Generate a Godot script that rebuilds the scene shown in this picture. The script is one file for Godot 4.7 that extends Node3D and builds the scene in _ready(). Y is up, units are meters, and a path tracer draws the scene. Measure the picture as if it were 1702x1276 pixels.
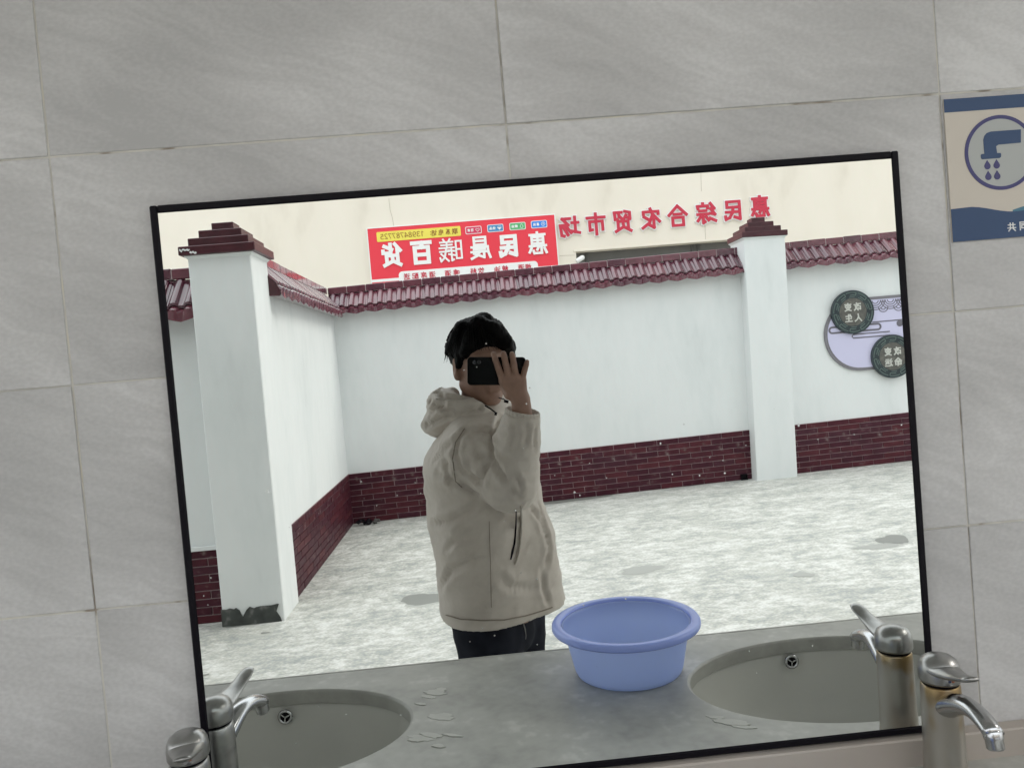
extends Node3D
# A mirror over two wash basins; everything seen in the mirror is built in the yard behind the camera.

const PH := 1.6                       # lens height
const CAM := Vector3(0, PH, 1.049)
const FOCAL := 1290.0                 # in pixels of the 1702 x 1276 photograph
const GLASS_Z := 0.014                # front of the mirror glass, wall tiles face z = 0
var cam_basis := Basis.from_euler(Vector3(deg_to_rad(-1.821), deg_to_rad(-2.633), deg_to_rad(-4.831)), EULER_ORDER_YXZ)
var M := {}
var taken := {}
var rng := RandomNumberGenerator.new()

# ---------- positions from pixels ----------
func ray(u: float, v: float) -> Vector3:
	return cam_basis * Vector3((u - 851.0) / FOCAL, -(v - 638.0) / FOCAL, -1.0)
func dp(u: float, v: float, z: float) -> Vector3:      # a point seen directly, standing at depth z
	var d := ray(u, v)
	return CAM + d * ((z - CAM.z) / d.z)
func mp(u: float, v: float, z: float) -> Vector3:      # a point seen in the mirror, standing at depth z in the yard
	var d := ray(u, v)
	var q: Vector3 = CAM + d * ((2.0 * GLASS_Z - z - CAM.z) / d.z)
	return Vector3(q.x, q.y, z)
func ground_y(x: float) -> float:
	return 0.02 * (x + 1.44)

# ---------- mesh building ----------
class MB:
	var v := PackedVector3Array()
	var n := PackedVector3Array()
	var uv := PackedVector2Array()
	var col := PackedColorArray()
	var idx := PackedInt32Array()
	var tint := Color(1, 1, 1)
	func quad(a: Vector3, b: Vector3, c: Vector3, d: Vector3, out: Vector3, ua := Vector2.ZERO, ub := Vector2.ZERO, uc := Vector2.ZERO, ud := Vector2.ZERO) -> void:
		var nn := (c - a).cross(b - a)
		if nn.length_squared() < 1e-16:
			nn = (d - a).cross(c - a)
		nn = nn.normalized()
		var flip := nn.dot(out) < 0.0
		if flip:
			nn = -nn
		var k := v.size()
		v.append_array([a, b, c, d])
		uv.append_array([ua, ub, uc, ud])
		for i in 4:
			n.append(nn); col.append(tint)
		if flip:
			idx.append_array([k, k + 2, k + 1, k, k + 3, k + 2])
		else:
			idx.append_array([k, k + 1, k + 2, k, k + 2, k + 3])
	func tri(a: Vector3, b: Vector3, c: Vector3, out: Vector3) -> void:
		var nn := (c - a).cross(b - a).normalized()
		var k := v.size()
		var flip := nn.dot(out) < 0.0
		if flip:
			nn = -nn
		v.append_array([a, b, c])
		uv.append_array([Vector2.ZERO, Vector2.ZERO, Vector2.ZERO])
		for i in 3:
			n.append(nn); col.append(tint)
		if flip:
			idx.append_array([k, k + 2, k + 1])
		else:
			idx.append_array([k, k + 1, k + 2])
	func box(c: Vector3, s: Vector3, ch := 0.0, b := Basis.IDENTITY) -> void:   # a box with chamfered edges
		var h := s * 0.5
		var ax := [Vector3(1, 0, 0), Vector3(0, 1, 0), Vector3(0, 0, 1)]
		var P := func(k: int, sg: Vector3) -> Vector3:
			var p := Vector3(h.x * sg.x, h.y * sg.y, h.z * sg.z)
			for j in 3:
				if j != k:
					p[j] -= ch * sg[j]
			return c + b * p
		for k in 3:
			var i := (k + 1) % 3
			var j := (k + 2) % 3
			for s0 in [-1.0, 1.0]:
				var g := []
				for t in [[-1.0, -1.0], [1.0, -1.0], [1.0, 1.0], [-1.0, 1.0]]:
					var sg := Vector3.ZERO
					sg[k] = s0; sg[i] = t[0]; sg[j] = t[1]
					g.append(P.call(k, sg))
				var out: Vector3 = b * (ax[k] * s0)
				quad(g[0], g[1], g[2], g[3], out, Vector2(0, 1), Vector2(1, 1), Vector2(1, 0), Vector2(0, 0))
		if ch <= 0.0:
			return
		for k in 3:                    # edges along axis k
			var i := (k + 1) % 3
			var j := (k + 2) % 3
			for si in [-1.0, 1.0]:
				for sj in [-1.0, 1.0]:
					var lo := Vector3.ZERO
					lo[i] = si; lo[j] = sj; lo[k] = -1.0
					var hi := lo
					hi[k] = 1.0
					var out: Vector3 = b * (ax[i] * si + ax[j] * sj)
					quad(P.call(i, lo), P.call(i, hi), P.call(j, hi), P.call(j, lo), out)
		for sx in [-1.0, 1.0]:
			for sy in [-1.0, 1.0]:
				for sz in [-1.0, 1.0]:
					var sg := Vector3(sx, sy, sz)
					tri(P.call(0, sg), P.call(1, sg), P.call(2, sg), b * sg)
	func grid(rows: Array, closed := false) -> void:   # rows of points -> one smooth surface
		var r := rows.size()
		var c: int = rows[0].size()
		var k := v.size()
		var acc := PackedVector3Array()
		acc.resize(r * c)
		for i in r:
			for j in c:
				v.append(rows[i][j])
				uv.append(Vector2(float(j) / maxf(1, c - 1), float(i) / maxf(1, r - 1)))
				col.append(tint)
		var cc := c if closed else c - 1
		for i in r - 1:
			for j in cc:
				var a := i * c + j
				var b := i * c + (j + 1) % c
				var d := (i + 1) * c + j
				var e := (i + 1) * c + (j + 1) % c
				for t in [[a, b, e], [a, e, d]]:
					var nn: Vector3 = (v[k + t[2]] - v[k + t[0]]).cross(v[k + t[1]] - v[k + t[0]])
					for q in t:
						acc[q] += nn
						idx.append(k + q)
		for q in acc:
			n.append(q.normalized() if q.length_squared() > 1e-20 else Vector3.UP)
	func disc(c: Vector3, ring: Array, out: Vector3) -> void:
		for j in ring.size():
			tri(c, ring[j], ring[(j + 1) % ring.size()], out)
	func poly(pts: PackedVector2Array, o: Vector3, r: Vector3, u: Vector3, out: Vector3, d0: float, d1: float) -> void:   # flat outline -> slab from d0 to d1 along out
		var tr := Geometry2D.triangulate_polygon(pts)
		for i in range(0, tr.size(), 3):
			var a := pts[tr[i]]; var b := pts[tr[i + 1]]; var c := pts[tr[i + 2]]
			tri(o + r * a.x + u * a.y + out * d1, o + r * b.x + u * b.y + out * d1, o + r * c.x + u * c.y + out * d1, out)
		var mid := Vector2.ZERO
		for p in pts:
			mid += p / pts.size()
		var ccw := not Geometry2D.is_polygon_clockwise(pts)
		for i in pts.size():
			var a := pts[i]; var b := pts[(i + 1) % pts.size()]
			var t := (b - a)
			var nn := Vector2(t.y, -t.x) if ccw else Vector2(-t.y, t.x)
			quad(o + r * a.x + u * a.y + out * d0, o + r * b.x + u * b.y + out * d0, o + r * b.x + u * b.y + out * d1, o + r * a.x + u * a.y + out * d1, r * nn.x + u * nn.y)
	func mesh(m: Material, colors := false) -> ArrayMesh:
		var a := []
		a.resize(Mesh.ARRAY_MAX)
		a[Mesh.ARRAY_VERTEX] = v; a[Mesh.ARRAY_NORMAL] = n; a[Mesh.ARRAY_TEX_UV] = uv; a[Mesh.ARRAY_INDEX] = idx
		if colors:
			a[Mesh.ARRAY_COLOR] = col
		var am := ArrayMesh.new()
		am.add_surface_from_arrays(Mesh.PRIMITIVE_TRIANGLES, a)
		am.surface_set_material(0, m)
		return am

func ring_xz(c: Vector3, rx: float, rz: float, segs: int) -> Array:
	var a := []
	for j in segs:
		var t := TAU * j / segs
		a.append(c + Vector3(rx * cos(t), 0, rz * sin(t)))
	return a
func lathe(mb: MB, c: Vector3, prof: Array, segs := 40, sx := 1.0, sz := 1.0) -> void:   # prof: [radius, height]
	var rows := []
	for p in prof:
		rows.append(ring_xz(c + Vector3(0, p[1], 0), p[0] * sx, p[0] * sz, segs))
	mb.grid(rows, true)
func tube(mb: MB, pts: Array, rad: Array, segs := 12, flat := 1.0, up := Vector3.UP, caps := true) -> void:   # a swept tube, flattened by FLAT along its own up
	var rows := []
	for i in pts.size():
		var t: Vector3 = (pts[mini(i + 1, pts.size() - 1)] - pts[maxi(i - 1, 0)]).normalized()
		var s := t.cross(up)
		if s.length() < 0.05:
			s = t.cross(Vector3(0.3, 0.2, 1))
		s = s.normalized()
		var w := s.cross(t).normalized()
		var r: float = rad[i] if rad.size() > 1 else rad[0]
		var row := []
		for j in segs:
			var a := TAU * j / segs
			row.append(pts[i] + s * cos(a) * r + w * sin(a) * r * flat)
		rows.append(row)
	if caps:
		var first := []
		var last := []
		for j in segs:
			first.append(pts[0]); last.append(pts[pts.size() - 1])
		rows.push_front(first); rows.append(last)
	mb.grid(rows, true)

# ---------- nodes ----------
func numbered(called: String) -> String:
	if not taken.has(called):
		taken[called] = 0
		return called
	taken[called] += 1
	return "%s_%03d" % [called, taken[called]]
func tag(o: Node, label: String, category: String, group := "") -> void:
	o.set_meta("label", label); o.set_meta("category", category)
	if group != "":
		o.set_meta("group", group)
func thing(called: String, label: String, category: String, at := Vector3.ZERO, group := "") -> Node3D:
	var o := Node3D.new()
	o.name = numbered(called)
	add_child(o)
	o.position = at
	tag(o, label, category, group)
	return o
func inst(called: String, m: Mesh, parent: Node, at := Vector3.ZERO, b := Basis.IDENTITY) -> MeshInstance3D:
	var o := MeshInstance3D.new()
	o.name = called
	o.mesh = m
	o.transform = Transform3D(b, at)
	parent.add_child(o, true)
	return o
func part(called: String, mb: MB, m: Material, parent: Node, label := "") -> MeshInstance3D:   # vertices given in world axes, relative to the thing's base
	var o := inst(called, mb.mesh(m), parent)
	if label != "":
		o.set_meta("label", label)
	return o
func structure(called: String, m: Mesh) -> MeshInstance3D:
	var o := inst(called, m, self)
	o.set_meta("kind", "structure")
	return o

# ---------- materials ----------
func lin(r: float, g: float, b: float) -> Color:      # linear reflectance -> the sRGB value a material takes
	return Color(r, g, b).linear_to_srgb()
func plain(c: Color, rough := 0.6, metal := 0.0) -> StandardMaterial3D:
	var m := StandardMaterial3D.new()
	m.albedo_color = c
	m.roughness = rough
	m.metallic = metal
	return m
func ramp_texture(w: int, h: int, layers: Array, stops: Array) -> ImageTexture:
	# layers: [seed, frequency, octaves, weight]; stops: [position, linear colour]; seamless
	var sum := PackedFloat32Array()
	sum.resize(w * h)
	var tot := 0.0
	for l in layers:
		var f := FastNoiseLite.new()
		f.seed = l[0]
		f.noise_type = FastNoiseLite.TYPE_SIMPLEX_SMOOTH
		f.frequency = l[1]
		f.fractal_octaves = l[2]
		var b := f.get_seamless_image(w, h).get_data()
		var wt: float = l[3] / 255.0
		tot += l[3]
		for i in w * h:
			sum[i] += b[i] * wt
	var lut := PackedByteArray()
	lut.resize(256 * 3)
	for i in 256:
		var t := i / 255.0
		var c: Color = stops[0][1]
		for s in stops.size() - 1:
			if t >= stops[s][0]:
				c = stops[s][1].lerp(stops[s + 1][1], clampf((t - stops[s][0]) / maxf(1e-5, stops[s + 1][0] - stops[s][0]), 0, 1))
		c = c.linear_to_srgb()
		lut[i * 3] = int(c.r * 255); lut[i * 3 + 1] = int(c.g * 255); lut[i * 3 + 2] = int(c.b * 255)
	var out := PackedByteArray()
	out.resize(w * h * 3)
	for i in w * h:
		var q := clampi(int(sum[i] / tot * 255.0), 0, 255) * 3
		out[i * 3] = lut[q]; out[i * 3 + 1] = lut[q + 1]; out[i * 3 + 2] = lut[q + 2]
	return ImageTexture.create_from_image(Image.create_from_data(w, h, false, Image.FORMAT_RGB8, out))
func noisy(layers: Array, stops: Array, scale: Vector3, rough: float, size := 512, world := true) -> StandardMaterial3D:
	var m := plain(Color.WHITE, rough)
	m.albedo_texture = ramp_texture(size, size, layers, stops)
	m.uv1_triplanar = true
	m.uv1_world_triplanar = world
	m.uv1_scale = scale
	return m
func bump(m: StandardMaterial3D, sd: int, freq: float, octaves: int, depth: float, size := 512) -> void:
	var f := FastNoiseLite.new()
	f.seed = sd
	f.noise_type = FastNoiseLite.TYPE_SIMPLEX_SMOOTH
	f.frequency = freq
	f.fractal_octaves = octaves
	var im := f.get_seamless_image(size, size)
	im.bump_map_to_normal_map(depth)
	m.normal_enabled = true
	m.normal_texture = ImageTexture.create_from_image(im)

# ---------- lettering: strokes on a 100 x 100 square ----------
const GLYPHS := {
	"惠": "15,12 85,12;50,2 50,60;24,22 76,22 76,50 24,50 24,22;24,36 76,36;12,61 88,61;20,72 12,92;34,70 34,93 68,93 72,82;48,68 54,78;80,70 90,88",
	"民": "20,10 80,10 80,36 20,36;20,10 20,92 46,82;20,58 86,58;50,36 56,62 70,84 88,92 90,78",
	"综": "30,5 12,30 30,30;30,30 10,58 34,52;8,88 36,74;66,4 66,14;44,28 44,16 92,16 90,28;52,38 84,38;42,54 94,54;68,54 68,94 60,90;54,66 42,84;80,66 94,84",
	"合": "50,4 8,46;50,4 92,46;32,42 68,42;25,58 75,58 75,94 25,94 25,58",
	"农": "15,30 15,18 85,18 85,30;52,4 42,30 10,66;38,44 38,92 58,80;84,40 60,56;46,40 60,70 92,92",
	"贸": "40,4 16,10 16,40 32,32;34,22 44,38;54,8 88,8 86,40 74,38;70,8 66,26 50,42;26,80 26,50 74,50 74,80;50,58 48,76 14,96;56,80 86,96",
	"市": "50,2 50,16;8,20 92,20;20,78 20,38 80,38 80,78 68,76;50,20 50,98",
	"场": "8,34 40,34;24,8 24,78;4,82 42,72;46,14 84,14 56,44 94,44 90,90 78,94;70,46 44,80;84,46 60,90",
	"晨": "24,4 76,4 76,36 24,36 24,4;24,20 76,20;14,46 90,46;16,46 14,70 6,94;28,56 80,56;22,67 92,67;34,67 34,92 54,84;80,74 64,80;52,68 66,84 92,96",
	"曦": "6,14 28,14 28,86 6,86 6,14;6,48 28,48;40,16 94,16;52,4 58,14;80,4 74,14;44,28 90,28;36,40 98,40;66,16 66,40;34,55 62,51;48,46 48,94 40,90;32,73 60,67;58,55 97,55;70,46 78,80 94,95 97,80;92,64 62,95",
	"百": "8,8 92,8;52,8 44,28;20,28 80,28 80,94 20,94 20,28;20,60 80,60",
	"货": "36,4 12,34;26,22 26,48;84,12 50,28;56,4 56,42 90,42 90,32;26,82 26,54 76,54 76,82;50,60 48,78 14,96;56,82 88,96",
	"联": "4,10 48,10;14,10 14,78;38,10 38,96;14,32 38,32;14,52 38,52;4,80 46,72;58,6 64,18;86,6 78,18;54,24 94,24;50,48 98,48;74,24 72,56 48,94;74,52 98,94",
	"系": "80,4 20,14;56,12 28,32 64,30 24,54 76,52;62,42 82,60;52,54 52,94 42,90;32,66 16,86;70,66 86,86",
	"电": "18,18 82,18 82,66 18,66 18,18;18,42 82,42;50,2 50,92 92,92 92,78",
	"话": "14,6 24,18;4,34 22,34 22,88 36,76;86,8 48,16;40,34 96,34;68,12 68,56;48,56 88,56 88,94 48,94 48,56",
	"：": "30,32 30,40;30,72 30,80",
	"烟": "10,34 16,50;40,30 34,46;26,8 26,50 4,92;26,56 42,86;52,12 94,12 94,92 52,92 52,12;60,38 86,38;73,20 72,48 60,78;73,52 88,78",
	"酒": "10,8 22,20;4,36 16,46;6,92 24,62;32,12 98,12;38,32 92,32 92,94 38,94 38,32;56,12 54,60 42,66;74,12 74,58 88,58;38,76 92,76",
	"粮": "6,24 12,36;38,20 32,34;2,44 46,44;24,6 24,94;22,48 4,78;28,50 42,66;70,2 76,12;54,16 90,16 90,48 54,48;54,32 90,32;54,16 54,92 74,82;90,56 74,66;66,50 78,76 98,92",
	"油": "10,8 22,20;4,36 16,46;6,92 24,62;38,30 92,30 92,94 38,94 38,30;65,6 65,94;38,62 92,62",
	"饮": "24,4 6,36;18,24 42,24 36,38;22,40 22,92 42,76;64,4 48,40;58,24 94,24 88,40;70,32 66,60 42,94;68,56 96,94",
	"料": "6,24 12,36;38,20 32,34;2,44 46,44;24,6 24,94;22,48 4,78;28,50 42,66;58,14 70,26;54,38 68,50;50,70 98,60;84,4 84,96",
	"啤": "6,22 30,22 30,66 6,66 6,22;66,2 58,12;44,14 90,14 90,50 44,50 44,14;44,32 90,32;67,14 64,50 40,66;36,70 98,70;74,52 74,98",
	"席": "50,2 56,12;14,16 94,16;16,16 14,60 4,92;24,34 92,34;42,24 42,50 74,50 74,24;30,84 30,62 86,62 86,84 78,84;58,50 58,98",
	"配": "4,12 50,12;8,30 46,30 46,92 8,92 8,30;20,12 20,56;34,12 34,56;8,74 46,74;58,14 92,14 92,48 60,48;60,48 60,88 96,88 96,72",
	"送": "12,8 22,20;4,38 22,38 20,76 4,90;12,84 40,94 98,94;46,4 54,16;84,4 76,16;42,26 92,26;36,46 98,46;67,26 64,56 38,82;68,50 94,80",
	"改": "8,14 42,14 42,44 12,44 12,84 42,70;64,4 50,36;56,24 96,24;84,24 76,60 44,94;58,40 72,70 96,94",
	"变": "50,2 50,12;8,16 92,16;40,16 38,48;60,16 60,48;24,26 14,44;76,26 88,44;18,56 78,56 60,78 12,96;28,62 54,82 92,96",
	"人": "50,6 44,48 8,94;48,40 62,70 94,94",
	"生": "30,6 12,38;22,26 88,26;16,56 84,56;6,92 94,92;50,4 50,92",
	"命": "50,2 6,40;50,2 94,40;34,36 66,36;14,50 44,50 44,84 14,84 14,50;56,98 56,50 88,50 88,84 76,82",
	"运": "44,12 86,12;36,34 96,34;64,34 46,64 86,60;76,48 92,70;12,8 22,20;4,38 22,38 20,76 4,90;12,84 40,94 98,94",
	"共": "10,26 90,26;34,6 34,60;66,6 66,60;4,60 96,60;34,70 12,94;66,70 90,94",
	"同": "14,96 14,8 86,8 86,92 72,92;30,26 70,26;32,42 68,42 68,74 32,74 32,42",
	"优": "26,4 6,44;18,28 18,96;36,34 96,34;58,6 56,50 34,92;70,34 70,90 96,90 96,74;78,10 88,22",
	"品": "30,6 70,6 70,40 30,40 30,6;6,54 44,54 44,92 6,92 6,54;56,54 94,54 94,92 56,92 56,54",
}
func glyph(mb: MB, ch: String, c: Vector3, r: Vector3, u: Vector3, size: Vector2, stroke: float, d0: float, d1: float, step := 0.0004) -> void:
	var out := r.cross(u)
	var d := d1
	for line in GLYPHS[ch].split(";"):
		var pts := []
		for s in line.split(" "):
			var xy: PackedStringArray = s.split(",")
			pts.append(Vector2((xy[0].to_float() / 100.0 - 0.5) * size.x, (0.5 - xy[1].to_float() / 100.0) * size.y))
		for i in pts.size() - 1:
			var a: Vector2 = pts[i]
			var b: Vector2 = pts[i + 1]
			var t := (b - a).normalized()
			var w := stroke * (0.92 if absf(t.y) < 0.3 else 1.0)
			var nn := Vector2(-t.y, t.x) * w * 0.5
			a -= t * w * 0.42
			b += t * w * 0.42
			mb.poly(PackedVector2Array([a - nn, b - nn, b + nn, a + nn]), c, r, u, out, d0, d)
			d += step
func words(mb: MB, text: String, c: Vector3, r: Vector3, u: Vector3, pitch: float, size: Vector2, stroke: float, d0: float, d1: float, step := 0.0004) -> void:
	var k := text.length()
	for i in k:
		glyph(mb, text[i], c + r * (i - (k - 1) * 0.5) * pitch, r, u, size, stroke, d0, d1, step)
func rounded(w: float, h: float, rad: float, segs := 6) -> PackedVector2Array:
	var a := PackedVector2Array()
	for q in [[1, 1, 0.0], [-1, 1, 0.25], [-1, -1, 0.5], [1, -1, 0.75]]:
		for i in segs + 1:
			var t: float = TAU * (q[2] + 0.25 * i / segs)
			a.append(Vector2(q[0] * (w * 0.5 - rad) + cos(t) * rad, q[1] * (h * 0.5 - rad) + sin(t) * rad))
	return a
func circle2(c: Vector2, rad: float, segs := 40) -> PackedVector2Array:
	var a := PackedVector2Array()
	for i in segs:
		a.append(c + Vector2(cos(TAU * i / segs), sin(TAU * i / segs)) * rad)
	return a
func band2(mb: MB, pts: Array, w: float, o: Vector3, r: Vector3, u: Vector3, d0: float, d1: float, closed := false) -> void:   # a line of width W along 2-D points
	var out := r.cross(u)
	var k := pts.size()
	var L := []
	var R := []
	for i in k:
		var p: Vector2 = pts[(i - 1 + k) % k] if closed else pts[maxi(i - 1, 0)]
		var q: Vector2 = pts[(i + 1) % k] if closed else pts[mini(i + 1, k - 1)]
		var t := (q - p).normalized()
		var nn := Vector2(-t.y, t.x) * w * 0.5
		L.append(pts[i] + nn); R.append(pts[i] - nn)
	var put := func(p: Vector2, d: float) -> Vector3: return o + r * p.x + u * p.y + out * d
	for i in (k if closed else k - 1):
		var j: int = (i + 1) % k
		mb.quad(put.call(L[i], d1), put.call(L[j], d1), put.call(R[j], d1), put.call(R[i], d1), out)
		var s: Vector2 = L[i] - R[i]
		mb.quad(put.call(L[i], d0), put.call(L[j], d0), put.call(L[j], d1), put.call(L[i], d1), r * s.x + u * s.y)
		mb.quad(put.call(R[i], d0), put.call(R[j], d0), put.call(R[j], d1), put.call(R[i], d1), -(r * s.x + u * s.y))

func _ready() -> void:
	rng.seed = 7
	# ---- camera, sky, sun, exposure ----
	var cam := Camera3D.new()
	cam.name = "camera"
	cam.fov = 52.63
	cam.near = 0.004
	cam.far = 200.0
	cam.transform = Transform3D(cam_basis, CAM)
	add_child(cam)
	var sky_m := ProceduralSkyMaterial.new()
	sky_m.sky_top_color = Color(0.97, 0.985, 1.0)
	sky_m.sky_horizon_color = Color(0.74, 0.75, 0.76)
	sky_m.sky_curve = 0.35
	sky_m.sky_energy_multiplier = 1.5
	sky_m.ground_bottom_color = Color(0.4, 0.4, 0.4)
	sky_m.ground_horizon_color = Color(0.75, 0.76, 0.77)
	sky_m.sun_angle_max = 40.0
	var sky := Sky.new()
	sky.sky_material = sky_m
	var env := Environment.new()
	env.background_mode = Environment.BG_SKY
	env.sky = sky
	env.background_energy_multiplier = 1.0
	env.ambient_light_source = Environment.AMBIENT_SOURCE_SKY
	env.tonemap_mode = Environment.TONE_MAPPER_LINEAR
	env.tonemap_exposure = 1.0
	env.sdfgi_enabled = true
	env.ssao_enabled = true
	env.ssil_enabled = true
	var we := WorldEnvironment.new()
	we.name = "environment"
	we.environment = env
	add_child(we)
	var sun := DirectionalLight3D.new()
	sun.name = "sun"
	sun.light_energy = 0.5
	sun.light_angular_distance = 30.0
	sun.light_color = Color(1.0, 0.985, 0.96)
	sun.shadow_enabled = true
	add_child(sun)
	sun.look_at_from_position(Vector3(9, 8.5, 6.5), Vector3(0, 0, 5.5))
	materials()
	# ---- large structure ----
	build_ground()
	build_wash_wall()
	build_wash_building()
	build_canopy()
	build_market()
	build_yard_walls()
	# ---- objects ----
	build_mirror()
	build_counter()
	for f in [[-0.402, 0.064, "water stained chrome lever tap at the basin away from the tap poster", false, 20.0], [0.573, 0.07, "chrome lever tap with rusty brown stains, at the basin beside the tap poster", true, 0.0]]:
		build_faucet(f[0], f[1], f[2], f[3], f[4])
	build_bowl()
	build_poster()
	build_shop_sign()
	build_market_letters()
	build_plaque()
	build_person()
	build_phone()
	build_small()

func stone_texture() -> ImageTexture:                # one sheet of printed stone, cut into 4 x 4 tile faces
	var w := 1536
	var h := 768
	var f1 := FastNoiseLite.new(); f1.seed = 11; f1.frequency = 1.0; f1.noise_type = FastNoiseLite.TYPE_SIMPLEX_SMOOTH; f1.fractal_octaves = 4
	var f2 := FastNoiseLite.new(); f2.seed = 23; f2.frequency = 1.0; f2.noise_type = FastNoiseLite.TYPE_SIMPLEX_SMOOTH; f2.fractal_octaves = 4
	var f3 := FastNoiseLite.new(); f3.seed = 31; f3.frequency = 1.0; f3.noise_type = FastNoiseLite.TYPE_SIMPLEX_SMOOTH; f3.fractal_octaves = 2
	var data := PackedByteArray()
	data.resize(w * h * 3)
	var lut := PackedByteArray()
	lut.resize(768)
	var lo := Color(0.445, 0.439, 0.433)
	var mid := Color(0.545, 0.537, 0.529)
	var hi := Color(0.67, 0.663, 0.655)
	for i in 256:
		var t := i / 255.0
		var c := (lo.lerp(mid, t * 2.0) if t < 0.5 else mid.lerp(hi, t * 2.0 - 1.0)).linear_to_srgb()
		lut[i * 3] = int(c.r * 255); lut[i * 3 + 1] = int(c.g * 255); lut[i * 3 + 2] = int(c.b * 255)
	var k := 0
	for j in h:
		var y := j / 640.0
		for i in w:
			var x := i / 640.0
			var a := f1.get_noise_2d(x * 2.4 + y * 1.7, y * 4.4 - x * 1.6)
			var s := y * 0.93 - x * 0.36 + a * 0.035
			var b := f2.get_noise_2d(s * 44.0, (x * 0.93 + y * 0.36) * 5.0)
			var g := 1.0 - absf(f3.get_noise_2d(s * 5.0 + 9.0, (x - y) * 2.6)) * 16.0
			var big := f3.get_noise_2d(x * 2.1 + 40.0, y * 2.6 - x * 0.5)
			var q := 0.47 + a * 0.24 + b * 0.25 + maxf(g, 0.0) * 0.10 + big * 0.55 + f2.get_noise_2d(x * 100.0, y * 170.0) * 0.26
			var p := clampi(int(q * 255.0), 0, 255) * 3
			data[k] = lut[p]; data[k + 1] = lut[p + 1]; data[k + 2] = lut[p + 2]
			k += 3
	return ImageTexture.create_from_image(Image.create_from_data(w, h, false, Image.FORMAT_RGB8, data))

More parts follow.
